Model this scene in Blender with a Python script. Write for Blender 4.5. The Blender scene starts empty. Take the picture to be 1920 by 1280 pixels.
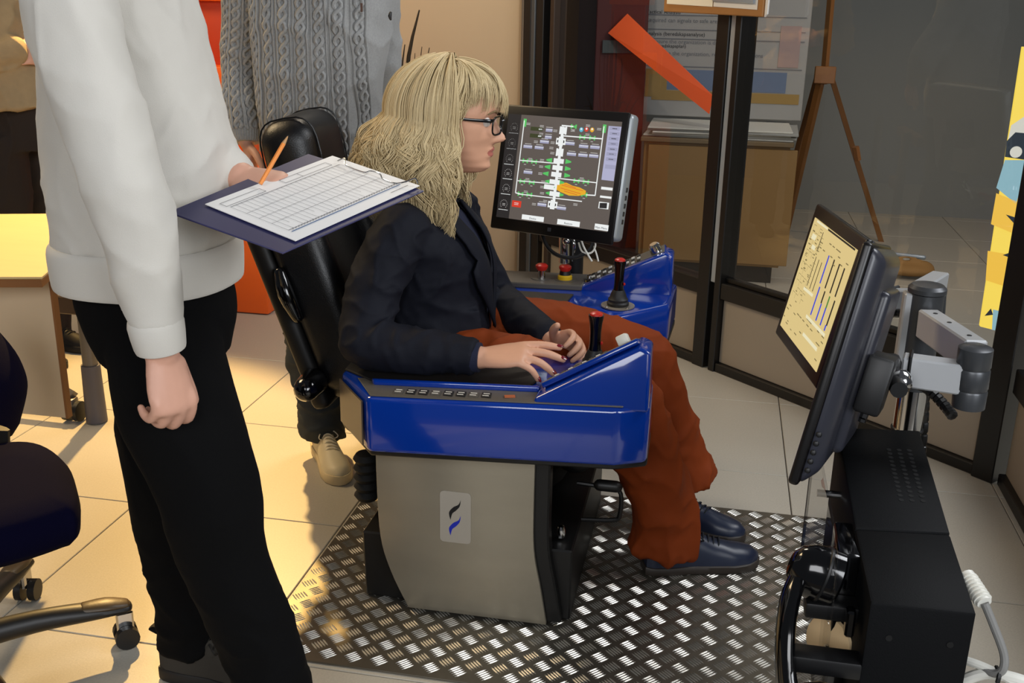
import bpy, bmesh, math, random
from mathutils import Vector as V, Matrix, noise
from mathutils.bvhtree import BVHTree
SC = bpy.context.scene
COL = SC.collection
random.seed(7)
PI = math.pi

# ------------------------------------------------------------------ camera
cam_d = bpy.data.cameras.new('camera')
cam_d.sensor_width = 36.0
cam_d.lens = 37.05
cam_d.clip_start = 0.02
cam = bpy.data.objects.new('camera', cam_d)
COL.objects.link(cam)
cam.matrix_world = Matrix(((0.980667, -0.078038, 0.179451, 0.000000), (0.194906, 0.307791, -0.931277, 0.000000), (0.017441, 0.948248, 0.317051, 1.380000), (0.000000, 0.000000, 0.000000, 1.000000)))
SC.camera = cam

# ------------------------------------------------------------------ world and lights
w = bpy.data.worlds.new('world')
SC.world = w
w.use_nodes = True
bg = w.node_tree.nodes['Background']
bg.inputs[0].default_value = (0.75, 0.80, 0.9, 1)
bg.inputs[1].default_value = 0.10


def area(name, loc, target, sx, sy, power, col):
    l = bpy.data.lights.new(name, 'AREA')
    l.shape = 'RECTANGLE'
    l.size, l.size_y, l.energy, l.color = sx, sy, power, col
    o = bpy.data.objects.new(name, l)
    COL.objects.link(o)
    o.location = loc
    o.rotation_euler = (V(target) - V(loc)).to_track_quat('-Z', 'Y').to_euler()
    return o


def spot(name, loc, target, power, col, angle=90, blend=0.4, rad=0.04):
    l = bpy.data.lights.new(name, 'SPOT')
    l.energy, l.color, l.spot_size, l.spot_blend, l.shadow_soft_size = power, col, math.radians(angle), blend, rad
    o = bpy.data.objects.new(name, l)
    COL.objects.link(o)
    o.location = loc
    o.rotation_euler = (V(target) - V(loc)).to_track_quat('-Z', 'Y').to_euler()
    return o


# assumed daylight: unseen area lights added behind the camera, no windows built
area('assumed_daylight', (2.3, -1.2, 2.1), (-0.4, 2.4, 0.6), 2.0, 1.6, 88, (0.93, 0.96, 1.0))  # unseen area light standing in for assumed daylight from the right
area('added_daylight_fill', (-0.6, -2.0, 2.3), (-0.6, 2.4, 0.8), 2.0, 1.4, 58, (0.97, 0.98, 1.0))  # added unseen fill light behind the camera, not a window
# assumed warm ceiling spotlights of the hall, none of them seen
spot('assumed_spot_back', (-2.35, 4.7, 2.7), (-2.0, 2.1, 0.0), 860, (1.0, 0.63, 0.22), 46, 0.35)
spot('assumed_spot_middle', (-1.2, 3.9, 2.9), (-0.9, 2.7, 0.8), 90, (1.0, 0.88, 0.70), 60, 0.8, 0.25)
area('added_warm_fill', (-3.0, 2.9, 2.75), (-1.0, 2.3, 0.0), 1.0, 1.0, 48, (1.0, 0.74, 0.42))  # added unseen area light: warm fill from the left, gold glints on treads
area('added_tread_light', (1.7, 2.5, 2.7), (-0.2, 2.3, 0.0), 1.2, 1.2, 62, (0.95, 0.97, 1.0))  # added unseen area light beyond the glass, for white glints on the treads
spot('assumed_spot_wall', (-0.6, 4.0, 2.8), (-0.8, 4.9, 1.0), 60, (1.0, 0.92, 0.80), 90, 0.8)  # assumed unseen spotlight that brightens the cream wall
spot('assumed_room_spot', (1.6, 5.0, 2.7), (1.1, 6.3, 0.0), 55, (1.0, 0.72, 0.42), 70, 0.8)  # assumed unseen spotlight for the warm patch on the far room floor
area('added_room_light', (0.6, 4.9, 2.75), (0.6, 5.5, 0.0), 1.2, 1.0, 8, (1.0, 0.97, 0.92))  # added unseen area light to brighten the room behind the glass

SC.view_settings.view_transform = 'Standard'
SC.view_settings.look = 'None'
SC.view_settings.exposure = 0.0
SC.view_settings.gamma = 1.0
SC.view_settings.use_curve_mapping = False


# ------------------------------------------------------------------ materials
def lin(c):
    if isinstance(c, str):
        c = [int(c[i:i + 2], 16) / 255 for i in (0, 2, 4)]
    return tuple(x / 12.92 if x <= 0.04045 else ((x + 0.055) / 1.055) ** 2.4 for x in c) + (1.0,)


MATS = {}


def mat(name, col, rough=0.6, metal=0.0, bump=0.0, bscale=60, var=0.0, vscale=8, emit=0.0, spec=0.5, coat=0.0, sheen=0.0,
        stretch=(1, 1, 1), trans=0.0):
    if name in MATS:
        return MATS[name]
    m = bpy.data.materials.new(name)
    m.use_nodes = True
    nt = m.node_tree
    b = nt.nodes['Principled BSDF']
    L = nt.links.new
    b.inputs['Base Color'].default_value = lin(col)
    b.inputs['Roughness'].default_value = rough
    b.inputs['Metallic'].default_value = metal
    b.inputs['Specular IOR Level'].default_value = spec
    b.inputs['Coat Weight'].default_value = coat
    b.inputs['Coat Roughness'].default_value = 0.05
    b.inputs['Sheen Weight'].default_value = sheen
    b.inputs['Transmission Weight'].default_value = trans
    if emit:
        b.inputs['Emission Color'].default_value = lin(col)
        b.inputs['Emission Strength'].default_value = emit
        b.inputs['Base Color'].default_value = (0.01, 0.01, 0.01, 1)
    if bump or var:
        tc = nt.nodes.new('ShaderNodeTexCoord')
        mp = nt.nodes.new('ShaderNodeMapping')
        mp.inputs['Scale'].default_value = stretch
        L(tc.outputs['Object'], mp.inputs[0])
    if var:
        n = nt.nodes.new('ShaderNodeTexNoise')
        n.inputs['Scale'].default_value = vscale
        n.inputs['Detail'].default_value = 6
        L(mp.outputs[0], n.inputs[0])
        mx = nt.nodes.new('ShaderNodeMix')
        mx.data_type = 'RGBA'
        c = lin(col)
        mx.inputs[6].default_value = tuple(x * (1 - var) for x in c[:3]) + (1,)
        mx.inputs[7].default_value = tuple(min(1, x * (1 + var)) for x in c[:3]) + (1,)
        L(n.outputs[0], mx.inputs[0])
        L(mx.outputs[2], b.inputs['Base Color'])
    if bump:
        n2 = nt.nodes.new('ShaderNodeTexNoise')
        n2.inputs['Scale'].default_value = bscale
        n2.inputs['Detail'].default_value = 4
        L(mp.outputs[0], n2.inputs[0])
        bp = nt.nodes.new('ShaderNodeBump')
        bp.inputs['Strength'].default_value = bump
        bp.inputs['Distance'].default_value = 0.002
        L(n2.outputs[0], bp.inputs['Height'])
        L(bp.outputs[0], b.inputs['Normal'])
    MATS[name] = m
    return m


def glass_mat(name, tint=0.8, refl=1.0):
    m = bpy.data.materials.new(name)
    m.use_nodes = True
    nt = m.node_tree
    nt.nodes.clear()
    L = nt.links.new
    o = nt.nodes.new('ShaderNodeOutputMaterial')
    t = nt.nodes.new('ShaderNodeBsdfTransparent')
    t.inputs[0].default_value = (tint, tint, tint, 1)
    g = nt.nodes.new('ShaderNodeBsdfGlossy')
    g.inputs['Roughness'].default_value = 0.0
    fr = nt.nodes.new('ShaderNodeFresnel')
    fr.inputs[0].default_value = 1.5
    mu = nt.nodes.new('ShaderNodeMath')
    mu.operation = 'MULTIPLY'
    mu.inputs[1].default_value = refl
    ge = nt.nodes.new('ShaderNodeNewGeometry')
    bf = nt.nodes.new('ShaderNodeMath')
    bf.operation = 'SUBTRACT'
    bf.inputs[0].default_value = 1.0
    L(ge.outputs['Backfacing'], bf.inputs[1])
    m2 = nt.nodes.new('ShaderNodeMath')
    m2.operation = 'MULTIPLY'
    L(fr.outputs[0], m2.inputs[0])
    L(bf.outputs[0], m2.inputs[1])
    L(m2.outputs[0], mu.inputs[0])
    mx = nt.nodes.new('ShaderNodeMixShader')
    L(mu.outputs[0], mx.inputs[0])
    L(t.outputs[0], mx.inputs[1])
    L(g.outputs[0], mx.inputs[2])
    L(mx.outputs[0], o.inputs[0])
    return m


# ------------------------------------------------------------------ mesh helpers
def spl(pts, n):
    """Catmull-Rom through pts (tuples of any length), n samples per span."""
    P = [tuple(p) for p in pts]
    if len(P) < 3:
        return [tuple(a + (b - a) * i / n for a, b in zip(P[0], P[1])) for i in range(n + 1)]
    out = []
    for i in range(len(P) - 1):
        p0, p1, p2, p3 = P[max(i - 1, 0)], P[i], P[i + 1], P[min(i + 2, len(P) - 1)]
        for k in range(n):
            t = k / n
            out.append(tuple(0.5 * (2 * b + (c - a) * t + (2 * a - 5 * b + 4 * c - d) * t * t + (3 * b - a - 3 * c + d) * t ** 3)
                             for a, b, c, d in zip(p0, p1, p2, p3)))
    out.append(P[-1])
    return out


def lerp1(tab, x):
    if x <= tab[0][0]:
        return tab[0][1]
    for (a, fa), (b, fb) in zip(tab, tab[1:]):
        if x <= b:
            t = (x - a) / (b - a)
            t = t * t * (3 - 2 * t) * 0.5 + t * 0.5
            return fa + (fb - fa) * t
    return tab[-1][1]


class MB:
    def __init__(s):
        s.v, s.f, s.mi, s.cur = [], [], [], 0

    def add(s, vs, fs):
        o = len(s.v)
        s.v += [tuple(v) for v in vs]
        s.f += [tuple(i + o for i in f) for f in fs]
        s.mi += [s.cur] * len(fs)
        return s

    def box(s, c, d, rot=None, bev=0.0, seg=2):
        bm = bmesh.new()
        bmesh.ops.create_cube(bm, size=1)
        for v in bm.verts:
            v.co = V((v.co.x * d[0], v.co.y * d[1], v.co.z * d[2]))
        if bev:
            bmesh.ops.bevel(bm, geom=bm.edges[:] , offset=min(bev, min(d) * 0.49), segments=seg, affect='EDGES', profile=0.5)
        return s._bm(bm, c, rot)

    def _bm(s, bm, c=(0, 0, 0), rot=None):
        M = Matrix.Translation(c) @ (rot.to_4x4() if rot is not None else Matrix())
        bm.verts.index_update()
        vs = [M @ v.co for v in bm.verts]
        fs = [[v.index for v in f.verts] for f in bm.faces]
        bm.free()
        return s.add(vs, fs)

    def prism(s, poly, ext, bev=0.0, seg=2):
        """poly: list of 3D points (planar); ext: extrusion vector."""
        bm = bmesh.new()
        a = [bm.verts.new(p) for p in poly]
        b = [bm.verts.new(V(p) + V(ext)) for p in poly]
        n = len(a)
        bm.faces.new(a)
        bm.faces.new(b[::-1])
        for i in range(n):
            j = (i + 1) % n
            bm.faces.new((a[j], a[i], b[i], b[j]))
        bmesh.ops.recalc_face_normals(bm, faces=bm.faces[:])
        if bev:
            bmesh.ops.bevel(bm, geom=bm.edges[:], offset=bev, segments=seg, affect='EDGES', profile=0.5)
        return s._bm(bm)

    def hexa(s, p, bev=0.0, seg=2):
        """8 corners: bottom ring 0-3, top ring 4-7."""
        bm = bmesh.new()
        q = [bm.verts.new(c) for c in p]
        for f in ((0, 1, 2, 3), (4, 5, 6, 7), (0, 1, 5, 4), (1, 2, 6, 5), (2, 3, 7, 6), (3, 0, 4, 7)):
            bm.faces.new([q[i] for i in f])
        bmesh.ops.recalc_face_normals(bm, faces=bm.faces[:])
        if bev:
            bmesh.ops.bevel(bm, geom=bm.edges[:], offset=bev, segments=seg, affect='EDGES', profile=0.5)
        return s._bm(bm)

    def rings(s, R, cap=True, closed=True):
        n = len(R[0])
        vs = [p for r in R for p in r]
        fs = []
        for i in range(len(R) - 1):
            for j in range(n if closed else n - 1):
                k = (j + 1) % n
                fs.append((i * n + j, i * n + k, (i + 1) * n + k, (i + 1) * n + j))
        if cap:
            fs.append(tuple(range(n))[::-1])
            fs.append(tuple((len(R) - 1) * n + j for j in range(n)))
        return s.add(vs, fs)

    def tube(s, pts, rad, n=12, smooth=0, up=(0, 0, 1), round_=False, cap=True):
        """sweep; rad: number, list of numbers or (r_side, r_up) tuples."""
        k = len(pts)
        R = rad if isinstance(rad, (list, tuple)) and len(rad) == k else [rad] * k
        R = [(r, r) if not isinstance(r, (tuple, list)) else tuple(r) for r in R]
        P = [tuple(p) + tuple(r) for p, r in zip(pts, R)]
        if smooth:
            P = spl(P, smooth)
        C = [V(p[:3]) for p in P]
        rr = [(max(p[3], 1e-4), max(p[4], 1e-4)) for p in P]
        T = [(C[min(i + 1, len(C) - 1)] - C[max(i - 1, 0)]).normalized() for i in range(len(C))]
        u = V(up)
        if abs(u.dot(T[0])) > 0.95:
            u = V((1, 0, 0)) if abs(T[0].x) < 0.9 else V((0, 1, 0))
        rings = []
        items = list(zip(C, rr, T))
        if round_:
            c, r, t = items[0]
            pre = [(c - t * min(r) * math.sin(a), (r[0] * math.cos(a), r[1] * math.cos(a)), t) for a in (1.4, 1.0, 0.5)]
            c, r, t = items[-1]
            post = [(c + t * min(r) * math.sin(a), (r[0] * math.cos(a), r[1] * math.cos(a)), t) for a in (0.5, 1.0, 1.4)]
            items = pre + items + post
        for c, r, t in items:
            u = (u - t * u.dot(t)).normalized()
            sd = t.cross(u)
            rings.append([c + sd * (r[0] * math.cos(2 * PI * j / n)) + u * (r[1] * math.sin(2 * PI * j / n)) for j in range(n)])
        return s.rings(rings, cap)

    def cyl(s, a, b, r, r2=None, n=20):
        return s.tube([a, b], [r, r if r2 is None else r2], n)

    def lathe(s, prof, c=(0, 0, 0), n=24, rot=None, sy=1.0):
        M = Matrix.Translation(c) @ (rot.to_4x4() if rot is not None else Matrix())
        R = [[M @ V((max(r, 1e-4) * math.cos(2 * PI * j / n), sy * max(r, 1e-4) * math.sin(2 * PI * j / n), z)) for j in range(n)] for r, z in prof]
        return s.rings(R)

    def quad(s, a, b, c, d):
        return s.add([a, b, c, d], [(0, 1, 2, 3)])

    def sph(s, c, r, n=16, rot=None):
        r = (r, r, r) if not isinstance(r, (tuple, list)) else r
        M = Matrix.Translation(c) @ (rot.to_4x4() if rot is not None else Matrix())
        R = []
        for i in range(n // 2 + 1):
            a = -PI / 2 + PI * i / (n // 2)
            ca = max(math.cos(a), 1e-3)
            R.append([M @ V((r[0] * ca * math.cos(2 * PI * j / n), r[1] * ca * math.sin(2 * PI * j / n), r[2] * math.sin(a))) for j in range(n)])
        return s.rings(R)

    def mesh(s, name):
        me = bpy.data.meshes.new(name)
        me.from_pydata(s.v, [], s.f)
        me.update()
        bm = bmesh.new()
        bm.from_mesh(me)
        bmesh.ops.recalc_face_normals(bm, faces=bm.faces[:])
        bm.to_mesh(me)
        bm.free()
        return me

    def build(s, name, m, parent=None, smooth=True, angle=35):
        me = s.mesh(name)
        ms = m if isinstance(m, (list, tuple)) else [m]
        for x in ms:
            me.materials.append(x)
        if len(ms) > 1:
            for p, i in zip(me.polygons, s.mi):
                p.material_index = i
        return link(name, me, parent, smooth, angle)


def link(name, me, parent=None, smooth=True, angle=35):
    if smooth:
        me.shade_smooth()
        if angle:
            me.set_sharp_from_angle(angle=math.radians(angle))
    o = bpy.data.objects.new(name, me)
    COL.objects.link(o)
    if parent is not None:
        put(o, parent)
    return o


def put(o, parent):
    """parent o, keeping it where it is in the world."""
    def world(p):
        L_ = Matrix.LocRotScale(p.location, p.rotation_euler, p.scale)
        return L_ if p.parent is None else world(p.parent) @ p.matrix_parent_inverse @ L_
    M = world(parent)
    o.parent = parent
    o.matrix_parent_inverse = M.inverted()


def thing(name, label, cat, loc=(0, 0, 0), group=None):
    o = bpy.data.objects.new(name, None)
    COL.objects.link(o)
    o.location = loc
    o.empty_display_size = 0.05
    return tag(o, label, cat, group)


def tag(o, label, cat, group=None):
    o['label'] = label
    o['category'] = cat
    if group:
        o['group'] = group
    return o


def struct(o):
    o['kind'] = 'structure'
    return o


def organic(name, mb, voxel, m, parent=None, it=4, disp=None, cut=None, fac=0.5):
    """voxel-remesh the union of the shells in mb into one smooth surface."""
    me = mb.mesh(name)
    o = bpy.data.objects.new(name + '_tmp', me)
    COL.objects.link(o)
    r = o.modifiers.new('r', 'REMESH')
    r.mode = 'VOXEL'
    r.voxel_size = voxel
    if it:
        sm = o.modifiers.new('s', 'SMOOTH')
        sm.factor = fac
        sm.iterations = it
    dg = bpy.context.evaluated_depsgraph_get()
    dg.update()
    ne = bpy.data.meshes.new_from_object(o.evaluated_get(dg))
    bpy.data.objects.remove(o)
    bpy.data.meshes.remove(me)
    ne.name = name
    if disp:
        nn = [n.vector.copy() for n in ne.vertex_normals]
        for v, n in zip(ne.vertices, nn):
            v.co = v.co + n * disp(v.co, n)
    if cut:
        bm = bmesh.new()
        bm.from_mesh(ne)
        bmesh.ops.delete(bm, geom=[f for f in bm.faces if cut(f.calc_center_median())], context='FACES')
        bm.to_mesh(ne)
        bm.free()
    ne.materials.clear()
    for x in (m if isinstance(m, (list, tuple)) else [m]):
        ne.materials.append(x)
    ne.shade_smooth()
    return link(name, ne, parent, False)


def folds(amp, freq, stretch, seed=0, ridge=True):
    """cloth fold displacement: noise stretched along the axes."""
    off = V((seed * 3.7, seed * 1.3, seed * 5.1))
    s = V(stretch)

    def f(co, n):
        q = V((co.x * s.x, co.y * s.y, co.z * s.z)) * freq + off
        q += noise.noise_vector(co * freq * 0.5 + off) * 0.6
        v = noise.noise(q)
        if ridge:
            v = (1 - abs(v) * 2.2)
            v = v * v * (1 if v > 0 else -0.3)
        return amp * v + amp * 0.25 * noise.noise(co * freq * 3.1 + off)
    return f


def text(body, size, loc, rot, m, parent, name='lettering', align='LEFT', ext=0.0003):
    c = bpy.data.curves.new('t', 'FONT')
    c.body = body
    c.size = size
    c.align_x = align
    c.extrude = ext
    c.resolution_u = 2
    o = bpy.data.objects.new('t', c)
    COL.objects.link(o)
    dg = bpy.context.evaluated_depsgraph_get()
    dg.update()
    me = bpy.data.meshes.new_from_object(o.evaluated_get(dg))
    bpy.data.objects.remove(o)
    M = Matrix.Translation(loc) @ rot.to_4x4()
    me.transform(M)
    me.materials.clear()
    me.materials.append(m)
    return link(name, me, parent, False)


def frame(x, z):
    """rotation whose X is x and Z is z (made orthogonal)."""
    x = V(x).normalized()
    z = V(z)
    y = z.cross(x).normalized()
    z = x.cross(y)
    return Matrix((x, y, z)).transposed()

# ------------------------------------------------------------------ room shell
M_tile = mat('floor_tile_stone', 'b3ada0', 0.4, var=0.16, vscale=220, bump=0.06, bscale=300)
M_joint = mat('tile_joint', '4a4238', 0.8)
M_wall = mat('cream_wall', 'c2ab8c', 0.75, var=0.03, vscale=3, bump=0.05, bscale=120)
M_grey = mat('grey_wall', '83847f', 0.8, var=0.04, vscale=2)
M_black = mat('black_frame_metal', '100e0d', 0.35, spec=0.5)
M_alu = mat('brushed_aluminium', 'aab4be', 0.3, metal=0.35)
M_lower = mat('frame_lower_panel', '9a8f80', 0.55, var=0.04, vscale=3)
M_darkwall = mat('dark_brown_wall', '2a1c14', 0.7)

floor = struct(MB().box((0.3, 4.4, -0.022), (9.0, 8.6, 0.03)).build('floor', M_joint))
tile_me = MB().box((0, 0, 0), (0.597, 0.597, 0.008), bev=0.0015, seg=1).mesh('tile')
tile_me.materials.append(M_tile)
for i in range(-7, 8):
    for j in range(-2, 12):
        o = bpy.data.objects.new('tile', tile_me)
        COL.objects.link(o)
        o.location = (-0.024 + 0.6 * i, 2.1 + 0.6 * j, -0.004)
        put(o, floor)

struct(MB().box((-2.62, 4.91, 1.4), (3.4, 0.1, 2.8)).build('wall_back', M_wall))
struct(MB().box((1.2, 7.35, 1.4), (4.6, 0.1, 2.8)).build('wall_far', M_grey))
struct(MB().box((-0.98, 6.13, 1.4), (0.1, 2.4, 2.8)).build('wall_far_left', M_darkwall))

# glazed partition: section axis T runs along the diagonal, N looks into the hall
GA = V((-0.0135, 3.9885, 0.0))
GT = V((0.7259, -0.6878, 0.0))
GN = V((-0.6878, -0.7259, 0.0))
GR = Matrix((GT, -GN, V((0, 0, 1)))).transposed()
M_pane = glass_mat('partition_glass', 0.86, 1.1)


def gp(s, z, o=0.0):
    return GA + GT * s + GN * o + V((0, 0, z))


def gbar(name, s0, s1, z0, z1, d, m, parent, o=0.0, bev=0.003):
    return MB().box(gp((s0 + s1) / 2, (z0 + z1) / 2, o), (s1 - s0, d, z1 - z0), GR, bev, 1).build(name, m, parent)


w1 = struct(thing('window_1', 'w', 'w', gp(-0.5, 0)))
w2 = struct(thing('window_2', 'w', 'w', gp(0.6, 0)))
w3 = struct(thing('window_3', 'w', 'w', (0.9, 2.5, 0)))
for x in (w1, w2, w3):
    del x['label'], x['category']
HT = 2.7
gbar('post', -1.17, -1.115, 0, HT, 0.09, M_black, w1)
gbar('metal_strip', -1.113, -1.085, 0, HT, 0.05, mat('grey_strip', '5a5f64', 0.4, metal=0.5), w1, 0.02)
gbar('post', -1.083, -1.03, 0, HT, 0.08, M_black, w1)
gbar('post', -0.99, -0.96, 0, HT, 0.07, mat('brown_post', '33261d', 0.5), w1)
gbar('bottom_rail', -1.03, 0.02, 0.0, 0.035, 0.07, M_black, w1)
gbar('middle_rail', -1.03, 0.02, 0.285, 0.345, 0.07, M_black, w1)
gbar('lower_panel', -1.03, 0.02, 0.035, 0.285, 0.03, M_lower, w1)
gbar('pane', -0.96, 0.0, 0.345, HT, 0.008, M_pane, w1, bev=0)

gbar('post', -0.005, 0.055, 0, HT, 0.085, M_black, w2)
gbar('metal_strip', 0.055, 0.082, 0.345, HT, 0.05, M_alu, w2, 0.01)
gbar('post', 0.082, 0.112, 0, HT, 0.085, M_black, w2)
gbar('bottom_rail', 0.112, 1.2, 0.0, 0.035, 0.07, M_black, w2)
gbar('middle_rail', 0.112, 1.2, 0.29, 0.352, 0.075, M_black, w2)
gbar('glazing_bead', 0.112, 1.2, 0.352, 0.37, 0.03, M_black, w2)
gbar('lower_panel', 0.112, 1.2, 0.035, 0.29, 0.03, M_lower, w2)
gbar('pane', 0.1, 1.2, 0.37, HT, 0.008, M_pane, w2, bev=0)
gbar('post', 1.195, 1.265, 0, HT, 0.09, M_black, w2)

c3 = (0.925, 2.2)
MB().box((c3[0], c3[1], 0.018), (0.07, 1.78, 0.036), bev=0.003, seg=1).build('bottom_rail', M_black, w3)
MB().box((c3[0], c3[1], 0.33), (0.075, 1.78, 0.075), bev=0.003, seg=1).build('middle_rail', M_black, w3)
MB().box((c3[0], c3[1], 0.16), (0.03, 1.78, 0.26)).build('lower_panel', M_lower, w3)
MB().box((c3[0], c3[1], 1.5), (0.008, 1.78, 2.3)).build('pane', M_pane, w3)
MB().box((c3[0], 1.28, 1.35), (0.08, 0.06, 2.7), bev=0.003, seg=1).build('post', M_black, w3)

# ------------------------------------------------------------------ things behind the glass
M_wood = mat('varnished_wood', '8a5a2b', 0.45, var=0.25, vscale=14, stretch=(1, 1, 0.15))
M_cab = mat('cabinet_laminate', '8a6a3c', 0.5, var=0.06, vscale=5)
M_paper = mat('white_paper', 'e6e3dc', 0.7)
M_ink = mat('print_ink', '26262a', 0.8)
M_inkg = mat('print_ink_grey', '6d6f74', 0.8)

cab = thing('cabinet', 'low brown laminate cabinet standing behind the glass partition under the board', 'cabinet', (-0.02, 5.2, 0))
CY = 5.25
x0, x1, ct = -0.37, 0.33, 0.70
MB().box(((x0 + x1) / 2, CY + 0.25, 0.05), (x1 - x0 - 0.06, 0.44, 0.1)).build('plinth', M_black, cab)
MB().box(((x0 + x1) / 2, CY + 0.26, 0.385), (x1 - x0, 0.5, 0.6), bev=0.003, seg=1).build('body', M_cab, cab)
for i in range(2):
    d = MB().box((x0 + 0.02 + (i + 0.5) * 0.36, CY, 0.385), (0.352, 0.018, 0.57), bev=0.002, seg=1).build('door', M_cab, cab)
    MB().sph((x0 + 0.38 + (i - 0.5) * 0.07, CY - 0.014, 0.49), 0.007, 8).build('knob', M_alu, d)
MB().box(((x0 + x1) / 2, CY + 0.245, 0.695), (x1 - x0 + 0.03, 0.53, 0.022), bev=0.003, seg=1).build('top', mat('cabinet_top', '6f5c40', 0.5), cab)

stack_cols = ['cfcfc8', 'b7b7b0', 'dcd9cf', '9b9c98', 'c7c6bd']
z = 0.7065
for i in range(5):
    h = 0.008 + 0.004 * (i % 2)
    wd = 0.72 - 0.03 * (i % 3)
    o = MB().box((-0.01 + 0.02 * (i % 2), CY + 0.24 - 0.01 * i, z + h / 2), (wd, 0.44, h), Matrix.Rotation(0.04 * ((i * 7) % 3 - 1), 3, 'Z'), 0.002, 1).build(
        'poster_sheet', mat('sheet' + str(i), stack_cols[i], 0.7))
    tag(o, ['bottom', 'second lowest', 'middle', 'second highest', 'topmost'][i] + ' loose grey sheet in the pile on the brown cabinet', 'sheet', 'large sheets piled on the cabinet')
    z += h + 0.0005

# information board standing on the cabinet pile
bd = thing('information_board', 'grey printed information board with text lines standing on the brown cabinet', 'board', (-0.02, 5.62, 0.76))
BX = -0.40
BY = 5.62
MB().box((0.36 + BX, BY, 1.32), (0.86, 0.02, 1.1), bev=0.003, seg=1).build('backing', mat('board_grey', '9b9a96', 0.6), bd)
pr = MB()
pr.cur = 0
for z_ in (1.27, 1.20, 1.155, 1.02):
    pr.box((0.36 + BX, BY - 0.0115, z_), (0.82, 0.002, 0.004))
pr.box((-0.015 + BX, BY - 0.0115, 0.90), (0.004, 0.002, 0.24))
pr.cur = 1
pr.box((0.40 + BX, BY - 0.0115, 0.955), (0.60, 0.002, 0.10))
pr.cur = 2
pr.box((0.05 + BX, BY - 0.012, 0.935), (0.11, 0.002, 0.14))
pr.box((0.40 + BX, BY - 0.0115, 0.875), (0.74, 0.002, 0.05))
pr.cur = 3
pr.box((0.70 + BX, BY - 0.0125, 1.13), (0.10, 0.002, 0.20))
pr = pr.build('printed_blocks', [M_inkg, mat('print_blue', '66758f', 0.7), mat('print_ochre', '9a7d45', 0.7), mat('print_pink', 'a08a86', 0.7)], bd)
pr['kind'] = 'stuff'
RF = Matrix.Rotation(PI / 2, 3, 'X')
lines = [('These orders can signals', 1.36, 0.030, 0), ('Tactical Analysis', 1.275, 0.026, 1), ('Required can signals to safe areas, abandon', 1.235, 0.028, 0),
         ('Analysis (beredskapsanalyse)', 1.17, 0.026, 1), ('To ensure the organization is dimensioned', 1.132, 0.028, 0),
         ('Plan (beredskapsplan)', 1.112, 0.024, 1), ('To describe the organization, resources, and actions', 1.075, 0.028, 0)]
for s_, z_, sz, k in lines:
    text(s_, sz, (-0.02 + BX, BY - 0.0115, z_), RF, M_ink if k else M_inkg, bd)

# added dark red and brown panels standing in for reflections in the left pane
fs = thing('red_reflection', 'dark red panels behind the left glass pane imitating a reflection', 'screen', (-0.55, 5.3, 0))
M_red = mat('reflection_dark_red', '4a0f06', 0.7, var=0.1, vscale=4)
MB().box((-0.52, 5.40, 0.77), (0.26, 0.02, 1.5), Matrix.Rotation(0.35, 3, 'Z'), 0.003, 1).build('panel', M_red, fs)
MB().box((-0.72, 5.42, 0.77), (0.2, 0.02, 1.5), Matrix.Rotation(-0.4, 3, 'Z'), 0.003, 1).build('panel', mat('reflection_dark_brown', '24120b', 0.7), fs)
MB().box((-0.53, 5.37, 1.12), (0.16, 0.01, 0.06), Matrix.Rotation(0.35, 3, 'Z')).build('reflection_bar', mat('plate_grey', '3c4444', 0.5), fs)

# added orange strip modelled in place of a diagonal reflection on the glass
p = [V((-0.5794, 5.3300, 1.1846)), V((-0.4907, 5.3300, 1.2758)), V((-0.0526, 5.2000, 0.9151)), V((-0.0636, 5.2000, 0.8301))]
o = MB().prism(p, (0, 0.03, 0)).build('orange_reflection', mat('orange_reflection_colour', 'ff6426', 0.5), None, False)
tag(o, 'bright orange diagonal strip behind the glass imitating a reflection', 'reflection')

# easel
ez = thing('easel', 'tall wooden tripod easel standing against the grey wall behind glass', 'easel', (1.2, 6.2, 0))
top = V((0.5112, 6.1000, 1.5141))
cr = V((0.5238, 6.1000, 0.9687))
MB().tube([top, cr + V((0, 0, -0.05))], [(0.028, 0.02)] * 2, 4).build('mast', M_wood, ez, False)
MB().tube([cr + V((-0.01, 0.0, 0.02)), V((0.4389, 6.6131, 0.0000))], [(0.024, 0.016)] * 2, 4).build('leg', M_wood, ez, False)
MB().tube([cr + V((0.02, 0, 0.03)), V((0.9788, 6.4322, 0.0000))], [(0.024, 0.016)] * 2, 4).build('leg', M_wood, ez, False)
MB().tube([cr + V((-0.02, 0.03, 0.03)), V((0.4149, 6.9719, 0.0000))], [(0.024, 0.016)] * 2, 4).build('leg', M_wood, ez, False)
MB().box(cr + V((0, -0.02, 0.0)), (0.11, 0.03, 0.09), None, 0.004, 1).build('joint_block', M_wood, ez)
MB().tube([V((0.7054, 5.9000, 0.6158)), V((0.7245, 5.9000, 0.5459))], [(0.035, 0.02)] * 2, 6).build('clamp', M_wood, ez, False)

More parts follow.
